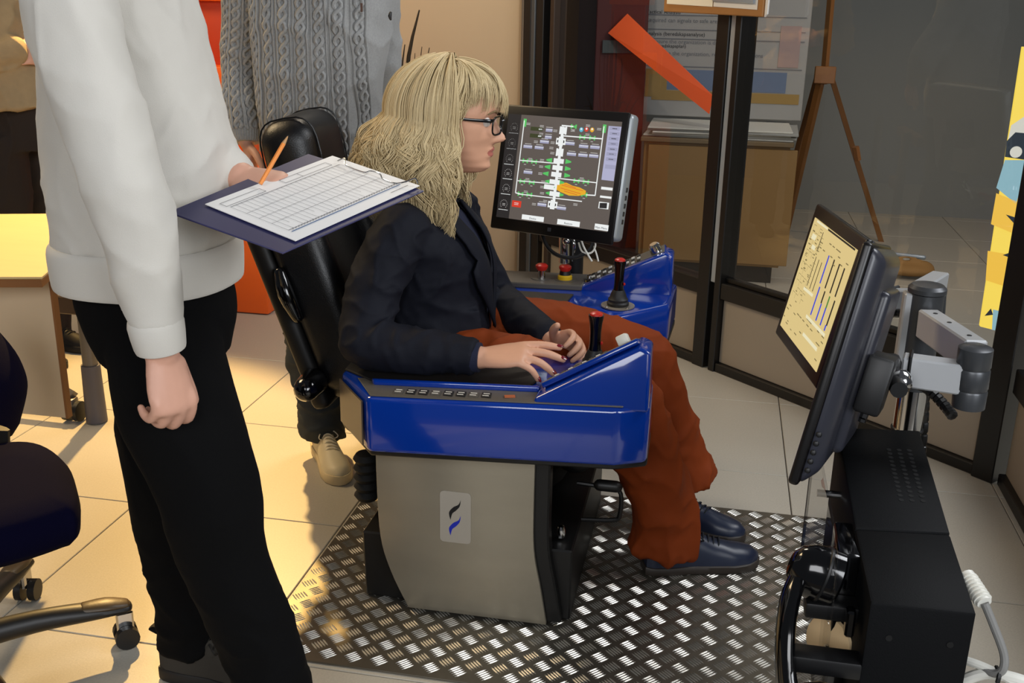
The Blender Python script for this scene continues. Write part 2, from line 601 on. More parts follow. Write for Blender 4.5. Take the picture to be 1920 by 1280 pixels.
# yellow chart at the right, sheet and most shapes emissive
ch = thing('wall_chart', 'tall bright yellow chart behind the right glass pane', 'chart', (1.25, 3.9, 0.4))
q = [V((0.9361, 3.7500, 0.2946)), V((0.9248, 3.7500, 1.2326)), V((1.1170, 3.7500, 1.2378)), V((1.1366, 3.7500, 0.2563))]
MB().prism(q, (0.0, 0.02, 0)).build('sheet', mat('chart_yellow', 'ffdf58', 0.6, emit=1.25), ch, False)
M_cb = mat('chart_blue', 'a9dcea', 0.6, emit=0.8)
M_ck = mat('chart_navy', '22303c', 0.6)
M_cw = mat('chart_white', 'f6f4e6', 0.6, emit=0.9)
M_co = mat('chart_orange', 'ffcb45', 0.6, emit=1.15)
fp = MB()
e = V((0, -0.004, 0))
CHP = []
CHP.append((0, [(0.9252, 3.7450, 0.8725), (0.9924, 3.7450, 0.8756), (0.9901, 3.7450, 0.7873), (0.9826, 3.7450, 0.7296), (0.9130, 3.7450, 0.7797)]))
CHP.append((2, [(0.9273, 3.7450, 0.9856), (0.9761, 3.7450, 1.0269), (0.9899, 3.7450, 0.9416), (0.9248, 3.7450, 0.9388)]))
CHP.append((1, [(0.9216, 3.7430, 0.9355), (0.9433, 3.7430, 0.9641), (0.9828, 3.7430, 0.9623), (0.9918, 3.7430, 0.8759), (0.9231, 3.7430, 0.8832)]))
CHP.append((3, [(0.9157, 3.7450, 0.7619), (0.9936, 3.7450, 0.7338), (1.0008, 3.7450, 0.6254), (0.9149, 3.7450, 0.6568)]))
CHP.append((3, [(0.9186, 3.7450, 0.5649), (1.0017, 3.7450, 0.5554), (1.0097, 3.7450, 0.4399), (0.9273, 3.7450, 0.4624)]))
CHP.append((0, [(0.9669, 3.7450, 0.3605), (1.0060, 3.7450, 0.3538), (1.0135, 3.7450, 0.2829), (0.9745, 3.7450, 0.2876)]))
CHP.append((1, [(0.9424, 3.7430, 0.3361), (0.9590, 3.7430, 0.3643), (0.9693, 3.7430, 0.3420)]))
CHP.append((1, [(0.9562, 3.7430, 0.6924), (1.0016, 3.7430, 0.6805), (0.9957, 3.7430, 0.6547)]))
CHP.append((1, [(0.9676, 3.7430, 0.5537), (1.0056, 3.7430, 0.5710), (1.0069, 3.7430, 0.5414)]))
for k, poly in CHP:
    fp.cur = k
    fp.add(poly, [tuple(range(len(poly)))])
fp.cur = 2
c_ = V((0.9545, 3.7410, 0.9007))
fp.add([c_ + V((0.019 * math.cos(a * PI / 8), 0, 0.019 * math.sin(a * PI / 8))) for a in range(16)], [tuple(range(16))])
fp = fp.build('printed_shapes', [M_cb, M_ck, M_cw, M_co], ch, False)
fp['kind'] = 'stuff'

# board with papers hung high on the partition
hb = thing('clip_board', 'brown wooden board with white papers hung high on the glass partition post', 'clipboard', gp(0.1, 1.3, 0.1))
a, b = V((-0.2343, 4.0599, 1.3110)), V((0.1106, 3.7332, 1.3066))
up = V((0, 0, 0.34))
dx = (b - a)
MB().prism([a, b, b + up, a + up], GN * 0.012, 0.003, 1).build('board', mat('brown_hardboard', 'a5743f', 0.6, var=0.08, vscale=20), hb)
f = GN * 0.0135
MB().prism([a + dx * 0.04 + V((0, 0, 0.028)) + f, a + dx * 0.52 + V((0, 0, 0.025)) + f, a + dx * 0.52 + up * 0.9 + f, a + dx * 0.04 + up * 0.9 + f], GN * 0.001).build('paper', mat('cream_paper', 'f5efd8', 0.7), hb, False)
MB().prism([a + dx * 0.53 + V((0, 0, 0.026)) + f, a + dx * 0.95 + V((0, 0, 0.022)) + f, a + dx * 0.95 + up * 0.9 + f, a + dx * 0.53 + up * 0.9 + f], GN * 0.001).build('paper', M_paper, hb, False)
MB().prism([a + dx * 0.53 + V((0, 0, 0.042)) + f * 1.2, a + dx * 0.93 + V((0, 0, 0.04)) + f * 1.2, a + dx * 0.93 + up * 0.8 + f * 1.2, a + dx * 0.53 + up * 0.8 + f * 1.2], GN * 0.008, 0.004, 2).build('tablet', M_alu, hb)
MB().prism([b + dx * 0.01, b + dx * 0.03 + V((0, 0, 0.01)), b + dx * 0.04 + up, b + dx * 0.01 + up], GN * 0.008).build('loose_sheet', M_paper, hb, False)

# small things lying on the floor beyond the glass
bagm = MB()
bc0 = V((1.0042, 5.5827, 0.0000))
bagm.sph(bc0 + V((0, 0, 0.045)), (0.13, 0.08, 0.035), 20)
bagm.sph(bc0 + V((0.06, 0.02, 0.05)), (0.07, 0.06, 0.04), 16)
bagm.tube([bc0 + V((-0.12, 0, 0.07)), bc0 + V((-0.02, 0, 0.11)), bc0 + V((0.08, 0, 0.08))], 0.009, 8, 5)
tag(organic('cloth_bag', bagm, 0.012, mat('tan_canvas', '8f6a3a', 0.8), None, 3), 'small tan cloth bag lying on the floor behind the right glass pane', 'bag')
rd0, rd1 = V((1.0002, 6.0569, 0.0000)), V((1.1538, 6.0225, 0.0000))
tag(MB().tube([rd0 + V((0, 0, 0.012)), rd1 + V((0, 0, 0.012))], 0.011, 10, round_=True).build('metal_rod', M_alu), 'thin pale metal rod lying on the floor behind the right glass pane', 'rod')

# ------------------------------------------------------------------ chequer plate
M_plate = mat('chequer_plate_base', '6b665c', 0.42, metal=0.75, var=0.25, vscale=14)
M_tread = mat('chequer_plate_tread', 'dedbd2', 0.32, metal=0.85)
plate = thing('chequer_plate', 'square of five bar aluminium chequer plate on the tiled floor under the operator chair', 'floor plate', (-0.2, 2.28, 0))
PX0, PX1, PY0, PY1 = -0.915, 0.45, 1.812, 2.738
MB().box(((PX0 + PX1) / 2, (PY0 + PY1) / 2, 0.003), (PX1 - PX0, PY1 - PY0, 0.004), bev=0.001, seg=1).build('sheet', M_plate, plate)


def tread_geo(mb, c, flip):
    a = PI / 4 if flip else -PI / 4
    d, e = V((math.cos(a), math.sin(a), 0)), V((-math.sin(a), math.cos(a), 0))
    for k in range(-2, 3):
        o = V(c) + e * (k * 0.0066)
        h, wd = 0.0155, 0.0021
        b = [o - d * h, o - d * h * 0.5 - e * wd, o + d * h * 0.5 - e * wd, o + d * h, o + d * h * 0.5 + e * wd, o - d * h * 0.5 + e * wd]
        t = [o - d * h * 0.55 + V((0, 0, 0.0017)), o + d * h * 0.55 + V((0, 0, 0.0017))]
        mb.add(b + t, [(0, 1, 6), (1, 2, 7, 6), (2, 3, 7), (3, 4, 7), (4, 5, 6, 7), (5, 0, 6)])


tr_me = []
for fl in (0, 1):
    mb = MB()
    tread_geo(mb, (0, 0, 0), fl)
    me = mb.mesh('tread')
    me.materials.append(M_tread)
    tr_me.append(me)
S_ = 0.041 / math.sqrt(2)
cells = []
for i in range(-60, 60):
    for j in range(-60, 60):
        x, y = -0.2 + (i + j) * S_, 2.28 + (i - j) * S_
        if PX0 + 0.018 < x < PX1 - 0.018 and PY0 + 0.018 < y < PY1 - 0.018:
            cells.append((y, x, (i + j) % 2))
cells.sort()
rest = MB()
n_single = 0
for y, x, fl in cells:
    if n_single < 300:
        o = bpy.data.objects.new('tread', tr_me[fl])
        COL.objects.link(o)
        o.location = (x, y, 0.005)
        put(o, plate)
        n_single += 1
    else:
        tread_geo(rest, (x, y, 0.005), fl)
o = rest.build('tread', M_tread, plate, False)
o['kind'] = 'stuff'

# ------------------------------------------------------------------ operator chair
M_leather = mat('black_leather', '0d0d0f', 0.38, bump=0.25, bscale=350, spec=0.5)
M_shell = mat('black_plastic_shell', '121110', 0.5, spec=0.4)
M_steel = mat('brushed_steel', 'a59d8c', 0.36, metal=0.6, var=0.13, vscale=7, stretch=(0.6, 1, 2), bump=0.05, bscale=200)
M_blue = mat('gloss_blue_lacquer', '063291', 0.13, spec=0.6, coat=0.6, var=0.04, vscale=3)
M_plast = mat('matt_black_plastic', '0b0b0c', 0.45)
M_gloss = mat('gloss_black_plastic', '060607', 0.12, coat=0.4)
M_redb = mat('red_button_plastic', 'b31f14', 0.35)
M_yel = mat('yellow_plastic', 'd3ac15', 0.4)
M_chrome = mat('chrome', 'c8c8c8', 0.12, metal=1.0)
M_gstrip = mat('grey_panel_strip', '55514b', 0.45)
M_pad = mat('black_arm_pad', '15110e', 0.6, bump=0.1, bscale=300)
M_keyw = mat('key_white', 'c9c7c0', 0.5)
M_keyk = mat('key_black', '1b1a1a', 0.5)
M_white = mat('white_plastic', 'dcdbd2', 0.4)

chair = thing('operator_chair', 'black leather operator chair with steel side panel and two blue joystick consoles on chequer plate', 'chair', (-0.55, 2.43, 0))
CYM = 2.44

MB().hexa([(-0.745, 2.085, 0.006), (-0.255, 2.085, 0.006), (-0.255, 2.70, 0.006), (-0.745, 2.70, 0.006),
           (-0.75, 2.085, 0.175), (-0.255, 2.085, 0.185), (-0.255, 2.70, 0.185), (-0.75, 2.70, 0.175)], 0.004, 1).build('base_box', M_plast, chair)
bolts = [(-0.70, 2.12, 0.19), (-0.29, 2.14, 0.20), (-0.69, 2.2, 0.19)]
for b in bolts:
    MB().lathe([(0.0, 0.018), (0.008, 0.016), (0.011, 0.008), (0.011, -0.01), (0, -0.01)], b, 10).build('bolt', M_chrome, chair)
# steel side panel with curved edges and the black plate behind it
left = spl([(-0.698, 0.47), (-0.698, 0.33), (-0.692, 0.19), (-0.668, 0.10), (-0.628, 0.012)], 5)
right = spl([(-0.303, 0.012), (-0.318, 0.10), (-0.336, 0.20), (-0.339, 0.33), (-0.338, 0.47)], 5)
sp = MB().prism([(x, 2.045, z) for x, z in left + right], (0, 0.012, 0), 0.0025, 2).build('side_panel', M_steel, chair)
MB().prism([(x + (0.032 if x > -0.5 else 0.012), 2.058, z) for x, z in left + right], (0, 0.045, 0), 0.004, 1).build('inner_plate', M_plast, chair)
left2 = [(x + 0.03, 2.80, z) for x, z in left + right]
MB().prism(left2, (0, 0.012, 0), 0.0025, 2).build('side_panel', M_steel, chair)
# emblem plate: rounded white plate with a black and a blue flame stroke
pc = V((-0.515, 2.0445, 0.2605))
rr = []
hw, hh, r_ = 0.0355, 0.063, 0.009
for cx, cz, a0 in ((hw - r_, hh - r_, 0), (-hw + r_, hh - r_, 90), (-hw + r_, -hh + r_, 180), (hw - r_, -hh + r_, 270)):
    for k in range(5):
        a = math.radians(a0 + 22.5 * k)
        rr.append(pc + V((cx + r_ * math.cos(a), 0, cz + r_ * math.sin(a))))
ep = MB().prism(rr, (0, -0.0015, 0)).build('emblem_plate', mat('emblem_silver', 'b3aca0', 0.35, metal=0.3), sp, False)


def flame(dx, dz):
    up_ = spl([(-0.010, -0.026), (-0.0135, -0.008), (-0.004, 0.006), (0.008, 0.014), (0.0135, 0.026)], 5)
    dn = spl([(0.0135, 0.026), (0.011, 0.010), (0.002, -0.002), (-0.006, -0.010), (-0.010, -0.026)], 5)
    return [pc + V((x + dx, -0.0018, z + dz)) for x, z in up_ + dn[1:-1]]


em = MB()
fl_ = flame(-0.001, 0.019)
em.add(fl_, [tuple(range(len(fl_)))])
em.cur = 1
fl_ = flame(-0.001, -0.020)
em.add(fl_, [tuple(range(len(fl_)))])
em = em.build('emblem', [mat('emblem_black', '0c0b10', 0.5), mat('emblem_blue', '1226a8', 0.5)], sp, False)
em['kind'] = 'stuff'

# seat, suspension, backrest, headrest
MB().box((-0.55, CYM, 0.395), (0.60, 0.46, 0.09), None, 0.04, 5).build('seat', M_leather, chair)
MB().tube([(-0.275, 2.24, 0.365), (-0.275, 2.64, 0.365)], [0.055, 0.055], 18, round_=True).build('seat_front_roll', M_leather, chair)
bl = MB()
prof = []
for k in range(9):
    prof += [(0.20 if k % 2 else 0.17, 0.19 + 0.02 * k)]
bl.lathe([(0.001, 0.186)] + prof + [(0.001, 0.355)], (-0.52, CYM, 0), 28).build('suspension_bellows', mat('bellows_rubber', '0e0e0e', 0.7), chair)
bl2 = MB().lathe([(0.001, 0.0)] + [((0.032 if k % 2 else 0.024), 0.012 * k) for k in range(11)] + [(0.001, 0.125)], (-0.775, 2.20, 0.20), 14)
bl2.build('bellows_boot', mat('bellows_rubber', '0e0e0e', 0.7), chair)
# backrest: reclined padded slab with side bolsters
b0, b1 = V((-0.84, CYM, 0.44)), V((-1.035, CYM, 0.98))
bz = (b1 - b0).normalized()
RB = frame((0, -1, 0), bz)          # X to the near side, Z up the back
LB = (b1 - b0).length
bk = MB()
for (wx, z0, z1, dy, th) in ((0.40, 0.0, LB * 0.98, 0.0, 0.09),):
    bk.box(b0 + bz * (LB * 0.46), (wx, th, LB * 0.95), RB, 0.04, 4)
bk.build('backrest', M_leather, chair)
for sgn in (-1, 1):
    c = b0 + bz * (LB * 0.40) + V((0.03, sgn * -0.185, 0.01))
    MB().box(c, (0.085, 0.13, LB * 0.72), RB, 0.035, 4).build('bolster', M_leather, chair)
MB().box(b0 + bz * (LB * 0.40) + V((-0.055, 0, -0.02)), (0.44, 0.05, LB * 0.84), RB, 0.02, 3).build('back_shell', M_shell, chair)
MB().tube([b0 + bz * 0.33 + V((-0.02, -0.235, 0)), b0 + bz * 0.28 + V((-0.02, -0.245, 0)), b0 + bz * 0.22 + V((-0.02, -0.235, 0))], [0.014, 0.02, 0.014], 12, 3, round_=True).build('belt_guide', M_gloss, chair)
MB().tube([(-0.90, 2.20, 0.49), (-0.90, 2.155, 0.49)], [(0.034), (0.03)], 18, round_=True).build('recline_knob', M_gloss, chair)
hc = V((-1.0, CYM + 0.02, 0.99))
hd = MB().box(hc, (0.30, 0.14, 0.19), frame((0.10, -1, 0), (-0.20, 0, 1)), 0.06, 6)
hd = hd.build('headrest', M_leather, chair)
pp = []
RH = frame((0.10, -1, 0), (-0.20, 0, 1))
for sx in (-0.108, 0.108):
    pp = [hc + RH @ V((sx, 0.071 * math.copysign(abs(math.cos(a)) ** 0.6, math.cos(a)), 0.0955 * math.copysign(abs(math.sin(a)) ** 0.6, math.sin(a)))) for a in [k * PI / 12 for k in range(24)]]
    MB().tube(pp + [pp[0]], 0.0022, 6).build('piping', M_leather, hd)
for s_ in (-0.06, 0.06):
    MB().cyl(b1 + V((0.02, s_, -0.12)), hc + V((0.0, s_ - 0.02, -0.05)), 0.007, n=10).build('headrest_rod', M_chrome, chair)
# height lever under the seat front
MB().tube([(-0.27, 2.25, 0.275), (-0.19, 2.24, 0.275), (-0.165, 2.235, 0.265), (-0.165, 2.235, 0.21), (-0.18, 2.235, 0.195), (-0.255, 2.24, 0.185)], 0.0055, 8, 4).build('lever', M_plast, chair)
MB().tube([(-0.215, 2.23, 0.285), (-0.175, 2.23, 0.285)], 0.014, 10, round_=True).build('lever_grip', M_plast, chair)


# ------------------------------------------------------------------ the two consoles (parts of the chair)
def console(near):
    s = -1 if near else 1

    def Y(d):                       # d: distance from the chair's middle plane
        return CYM + s * d
    sh = 0.045 if near else 0.02

    def P(x, d, z):
        return V((x, Y(d), z + sh * (x + 0.45)))
    zb, zt = (0.452, 0.578) if near else (0.468, 0.578)
    m = MB()
    out = [(-0.795, 0.23), (-0.385, 0.23), (-0.375, 0.165), (-0.235, 0.165), (-0.10, 0.32), (-0.097, 0.465), (-0.16, 0.49), (-0.682, 0.49), (-0.79, 0.345)]
    if not near:
        out = [(-0.795, 0.22), (-0.385, 0.22), (-0.375, 0.155), (-0.235, 0.155), (-0.10, 0.31), (-0.09, 0.53), (-0.795, 0.53)]
    m.prism([P(x, d, zb) for x, d in out], (0, 0, zt - zb), 0.011, 3)
    c = m.build('console', M_blue, chair)
    # underside trim
    MB().prism([P(x, d - (0.012 if d > 0.25 else -0.012), zb - 0.012) for x, d in out], (0, 0, 0.02), 0.004, 1).build('console_underside', M_plast, chair)
    # key wedge at the outer side
    o1, o0 = (0.478, 0.37) if near else (0.515, 0.40)
    xs = -0.335 if near else -0.36
    wz = [(xs, zt - 0.01), (-0.100, zt - 0.01), (-0.103, zt + 0.108), (-0.125, zt + 0.118), (xs + 0.005, zt + 0.010)]
    vin, vout = [P(x, o0, z) for x, z in wz], []
    for x, z in wz:
        vout.append(P(x, o1 - 0.22 * (z - zt + 0.01), z))
    bm = bmesh.new()
    A_ = [bm.verts.new(p) for p in vin]
    B_ = [bm.verts.new(p) for p in vout]
    bm.faces.new(A_)
    bm.faces.new(B_[::-1])
    for i in range(5):
        j = (i + 1) % 5
        bm.faces.new((A_[j], A_[i], B_[i], B_[j]))
    bmesh.ops.recalc_face_normals(bm, faces=bm.faces[:])
    bmesh.ops.bevel(bm, geom=bm.edges[:], offset=0.007, segments=3, affect='EDGES', profile=0.5)
    MB()._bm(bm).build('key_wedge', M_blue, c)
    # key strip on the wedge slope
    q0, q1 = P(xs + 0.02, (o0 + o1) / 2 - 0.008, zt + 0.018), P(-0.128, (o0 + o1) / 2 - 0.012, zt + 0.119)
    d = (q1 - q0)
    L = d.length
    RK = frame(d, V((-d.z, 0, d.x))) @ Matrix.Rotation(math.radians(-20 if near else 12), 3, 'X')
    q0 = q0 + RK @ V((0, 0, 0.005 if near else 0.002))
    MB().box(q0 + d * 0.5 + RK @ V((0, 0, -0.005)), (L * 1.02, 0.056, 0.012), RK, 0.004, 2).build('key_riser', M_blue, c)
    MB().box(q0 + d * 0.5 + RK @ V((0, 0, 0.0005)), (L * 1.0, 0.048, 0.003), RK, 0.001, 1).build('key_strip', M_gstrip, c)
    for i in range(9):
        for j in range(3):
            p = q0 + d * (0.08 + 0.074 * i) + RK @ V((0, (j - 1) * 0.015, 0.003))
            MB().box(p, (0.010, 0.0105, 0.003), RK, 0.001, 1).build('key', M_keyw if (i + j) % 2 else M_keyk, c)
    if near:
        MB().box(q0 + d * 0.86 + RK @ V((0, 0.0, 0.012)), (0.024, 0.026, 0.022), RK, 0.004, 2).build('rocker_knob', M_white, c)
    else:
        MB().lathe([(0, 0.024), (0.011, 0.024), (0.016, 0.019), (0.018, 0.0), (0, 0)], q0 + d * 0.90 + RK @ V((0, 0, 0.002)), 18, RK).build('rotary_knob', M_chrome, c)
        MB().box(q0 + d * 0.02 + RK @ V((0, 0, 0.003)), (0.012, 0.042, 0.003), RK, 0.001, 1).build('display', M_gloss, c)
    # arm pad and outer strip
    if near:
        MB().prism([P(-0.79, 0.235, zt), P(-0.40, 0.235, zt), P(-0.345, 0.36, zt), P(-0.36, 0.40, zt), P(-0.70, 0.40, zt), P(-0.785, 0.335, zt)], (0, 0, 0.006), 0.002, 1).build('arm_pad', M_pad, c)
        MB().prism([P(-0.70, 0.405, zt), P(-0.33, 0.405, zt), P(-0.33, 0.42, zt), P(-0.69, 0.42, zt)], (0, 0, 0.013), 0.004, 2).build('ridge', M_blue, c)
        MB().prism([P(-0.74, 0.38, zt), P(-0.14, 0.43, zt), P(-0.15, 0.48, zt), P(-0.677, 0.482, zt)], (0, 0, 0.0025), 0.001, 1).build('label_strip', M_gstrip, c)
        for i in range(8):
            x = -0.635 + 0.027 * i
            MB().prism([P(x, 0.437, zt + 0.0026), P(x + 0.020, 0.440, zt + 0.0026), P(x + 0.023, 0.468, zt + 0.0026), P(x + 0.003, 0.465, zt + 0.0026)], (0, 0, 0.0015)).build('key', M_keyk if i % 3 else M_gstrip, c)
            for t in range(2):
                MB().prism([P(x + 0.003, 0.444 + 0.011 * t, zt + 0.0042), P(x + 0.017, 0.445 + 0.011 * t, zt + 0.0042), P(x + 0.018, 0.449 + 0.011 * t, zt + 0.0042), P(x + 0.004, 0.448 + 0.011 * t, zt + 0.0042)], (0, 0, 0.0004)).build('key_mark', M_keyw, c)
        MB().lathe([(0, 0.013), (0.009, 0.011), (0.015, 0.004), (0.016, 0), (0, 0)], P(-0.315, 0.455, zt + 0.002), 16).build('indicator_dome', mat('amber_dome', '7d7450', 0.2), c)
        MB().box(P(-0.385, 0.455, zt + 0.004), (0.022, 0.012, 0.002), Matrix.Rotation(0.3, 3, 'Z')).build('mark', mat('orange_print', 'a55a35', 0.6), c)
        # brown end plate on the rear chamfer
        a, b = V(P(-0.690, 0.4795, zb + 0.012)), V(P(-0.7855, 0.352, zb + 0.012))
        n_ = (b - a).cross(V((0, 0, 1))).normalized()
        if n_.y > 0:
            n_ = -n_
        h = V((0, 0, zt - zb - 0.022))
        MB().prism([a + n_ * 0.004, b + n_ * 0.004, b + h + n_ * 0.004, a + h + n_ * 0.004], n_ * 0.004, 0.002, 1).build('end_plate', mat('bronze_plate', '5c5146', 0.3, metal=0.35, var=0.08, vscale=12), c)
    else:
        MB().prism([P(-0.79, 0.245, zt), P(-0.375, 0.245, zt), P(-0.365, 0.345, zt), P(-0.79, 0.36, zt)], (0, 0, 0.005), 0.002, 1).build('arm_pad', M_pad, c)
        MB().prism([P(-0.79, 0.395, zt), P(-0.35, 0.395, zt), P(-0.345, 0.525, zt), P(-0.79, 0.525, zt)], (0, 0, 0.016), 0.003, 1).build('switch_strip', M_gstrip, c)
        for k, (px, colr) in enumerate(((-0.475, None), (-0.407, M_yel))):
            e = P(px, 0.455, zt + 0.016)
            MB().lathe([(0, 0.0012), (0.030, 0.0012), (0.030, 0), (0, 0)], e, 24).build('switch_ring', M_gstrip, c)
            if colr:
                MB().lathe([(0, 0.014), (0.017, 0.014), (0.021, 0.010), (0.021, 0.001), (0, 0.001)], e, 20).build('switch_collar', M_yel, c)
                MB().lathe([(0, 0.025), (0.015, 0.025), (0.017, 0.014), (0, 0.014)], e, 20).build('switch_neck', M_plast, c)
            else:
                MB().lathe([(0, 0.025), (0.010, 0.025), (0.012, 0.001), (0, 0.001)], e, 20).build('switch_neck', M_chrome, c)
            MB().lathe([(0, 0.043), (0.013, 0.042), (0.018, 0.038), (0.018, 0.033), (0.013, 0.024), (0, 0.024)], e, 20).build('emergency_button', M_redb, c)
        e = P(-0.335, 0.445, zt + 0.008)
        MB().lathe([(0, 0.003), (0.030, 0.003), (0.030, 0), (0, 0)], e, 24).build('key_ring', M_plast, c)
        MB().lathe([(0, 0.024), (0.006, 0.024), (0.006, 0.014), (0.012, 0.012), (0.014, 0.003), (0, 0.003)], e, 20).build('key_switch', M_chrome, c)
    # joystick
    j = P(-0.235, 0.26, zt + 0.002)
    MB().lathe([(0, 0.003), (0.045, 0.003), (0.045, 0.0), (0, 0.0)], j, 28).build('joystick_plate', M_steel, c)
    for k in range(4):
        a = PI / 4 + k * PI / 2
        MB().lathe([(0, 0.003), (0.003, 0.002), (0.003, 0), (0, 0)], j + V((0.038 * math.cos(a), 0.038 * math.sin(a), 0.003)), 8).build('screw', M_chrome, c)
    MB().lathe([(0.001, 0.003), (0.029, 0.003), (0.030, 0.010), (0.026, 0.014), (0.027, 0.020), (0.023, 0.024), (0.021, 0.032), (0.015, 0.045), (0.001, 0.045)], j, 24).build('joystick_boot', mat('boot_rubber', '101011', 0.55), c)
    MB().lathe([(0.001, 0.034), (0.0145, 0.040), (0.0125, 0.062), (0.0125, 0.085), (0.0140, 0.105), (0.0165, 0.118), (0.0168, 0.124), (0.001, 0.126)], j, 20, None, 1.0).build('joystick_grip', M_gloss, c)
    MB().lathe([(0.001, 0.131), (0.009, 0.1305), (0.0138, 0.1275), (0.0145, 0.124), (0.001, 0.123)], j, 20).build('joystick_button', M_redb, c)
    MB().lathe([(0, 0.005), (0.004, 0.003), (0.004, 0), (0, 0)], j + V((0.013, -0.004, 0.062)), 10, Matrix.Rotation(PI / 2, 3, 'Y')).build('trigger_button', M_redb, c)
    return c


console(True)
console(False)
for yy in (2.11, 2.80):
    MB().box((-0.53, yy, 0.42), (0.30, 0.07, 0.075), None, 0.004, 1).build('console_bracket', M_plast, chair)
MB().cyl((-0.33, 2.10, 0.452), (-0.33, 2.10, 0.435), 0.008, n=10).build('bracket_bolt', M_chrome, chair)


# ------------------------------------------------------------------ monitors
def plane_fn(c, R, wd, ht):
    c = V(c)
    def f(u, v, o=0.0):
        return c + R @ V(((u - 0.5) * wd, -o, (0.5 - v) * ht))
    return f


def gfx(fn, items, mats, parent, name='screen_graphics'):
    m = MB()
    for it in items:
        m.cur = it[0]
        if it[1] == 'r':
            (u0, v0), (u1, v1) = it[2], it[3]
            m.quad(fn(u0, v0, 0.0006), fn(u1, v0, 0.0006), fn(u1, v1, 0.0006), fn(u0, v1, 0.0006))
        elif it[1] == 'p':
            ps = it[2]
            m.add([fn(u, v, it[3] if len(it) > 3 else 0.0009) for u, v in ps], [tuple(range(len(ps)))])
        elif it[1] == 'l':
            (u0, v0), (u1, v1), t = it[2], it[3], it[4]
            a, b = fn(u0, v0, 0.0008), fn(u1, v1, 0.0008)
            nn = fn(0.5, 0.5, 1) - fn(0.5, 0.5, 0)
            sd = (b - a).cross(nn).normalized() * t
            m.quad(a - sd, a + sd, b + sd, b - sd)
    o = m.build(name, mats, parent, False)
    o['kind'] = 'stuff'
    return o


E_ = 0.85
ms = [mat('scr_white', 'f2f5f4', emit=E_ * 1.1), mat('scr_green', '5fcf6a', emit=E_), mat('scr_grey', 'a9a9c6', emit=E_), mat('scr_dark', '3a3636', emit=0.5),
      mat('scr_red', 'e2402c', emit=E_), mat('scr_yellow', 'f5b62a', emit=E_), mat('scr_cyan', '62c3dc', emit=E_), mat('scr_lilac', 'b9b9d8', emit=E_),
      mat('scr_text', 'd9d6d2', emit=E_ * 0.8), mat('scr_olive', '4b5230', emit=0.6)]
M_bezel = mat('bezel_black', '0c0a0a', 0.35)
M_bezside = mat('monitor_side_silver', '9aa0a3', 0.35, metal=0.4)

fm = thing('touch_monitor', 'square black touch monitor showing a grey process diagram behind the far console', 'monitor', (-0.45, 2.96, 0.7))
fc, fR = V((-0.4517, 2.9602, 0.8918)), frame((0.9175, -0.3974, 0.0182), (0.086, 0.205, 0.977))
fR = Matrix((V((0.9175, -0.3974, 0.0182)), V((0.3918, 0.8947, -0.2144)), V((0.0689, 0.2038, 0.9766)))).transposed()
MB().box(fc + fR @ V((0.004, 0.030, 0)), (0.424, 0.046, 0.350), fR, 0.014, 4).build('back_case', M_bezside, fm)
MB().box(fc + fR @ V((0.0, 0.0095, -0.004)), (0.415, 0.012, 0.362), fR, 0.005, 2).build('bezel', M_bezel, fm)
scr = MB().box(fc + fR @ V((0, 0.0036, 0)), (0.376, 0.002, 0.301), fR).build('screen', mat('scr_bg', '645b55', emit=0.85), fm, False)
F1 = plane_fn(fc + fR @ V((0, 0.0024, 0)), fR, 0.376, 0.301)
it = []


def tag_lines(c, n=1, w_=0.022, k=8, gap=0.014):
    for i in range(n):
        it.append((k, 'r', (c[0] - w_, c[1] + gap * i - 0.003), (c[0] + w_, c[1] + gap * i + 0.003)))


def hexv(c, w_, h_, k=1):
    u, v = c
    it.append((k, 'r', (u - w_, v - h_), (u - w_ * 0.5, v + h_)))
    it.append((k, 'r', (u - w_ * 0.5, v - h_ * 0.45), (u + w_ * 0.5, v + h_ * 0.45)))
    it.append((k, 'r', (u + w_ * 0.5, v - h_), (u + w_, v + h_)))


it.append((3, 'r', (0, 0), (0.12, 1)))
for k, c in enumerate(((0.067, 0.126), (0.064, 0.276), (0.059, 0.427), (0.062, 0.568), (0.062, 0.715), (0.057, 0.867))):
    for q in range(12):
        a = PI * 0.75 + q * PI * 1.5 / 11
        it.append((8, 'r', (c[0] + 0.032 * math.cos(a) - 0.003, c[1] + 0.040 * math.sin(a) - 0.003), (c[0] + 0.032 * math.cos(a) + 0.003, c[1] + 0.040 * math.sin(a) + 0.003)))
    tag_lines((c[0], c[1] - 0.003), 2, 0.014, 8)
    tag_lines((c[0], c[1] + 0.055), 1, 0.045, 0)
it += [(0, 'l', (0.153, 0.053), (0.154, 0.746), 0.0016), (0, 'l', (0.154, 0.746), (0.196, 0.752), 0.0016), (0, 'l', (0.857, 0.051), (0.860, 0.682), 0.0016), (0, 'l', (0.782, 0.687), (0.863, 0.682), 0.0016),
       (0, 'l', (0.159, 0.433), (0.507, 0.427), 0.0014), (0, 'l', (0.160, 0.629), (0.456, 0.620), 0.0014), (0, 'l', (0.180, 0.754), (0.755, 0.751), 0.0014),
       (0, 'l', (0.496, 0.168), (0.855, 0.165), 0.0016), (0, 'l', (0.502, 0.564), (0.863, 0.566), 0.0014), (0, 'l', (0.494, 0.073), (0.597, 0.075), 0.0018),
       (0, 'l', (0.508, 0.083), (0.510, 0.846), 0.0046)]
for c in ((0.512, 0.118), (0.506, 0.323)):
    hexv(c, 0.032, 0.036, 0)
    it.append((0, 'r', (c[0] - 0.022, c[1] - 0.03), (c[0] + 0.022, c[1] + 0.03)))
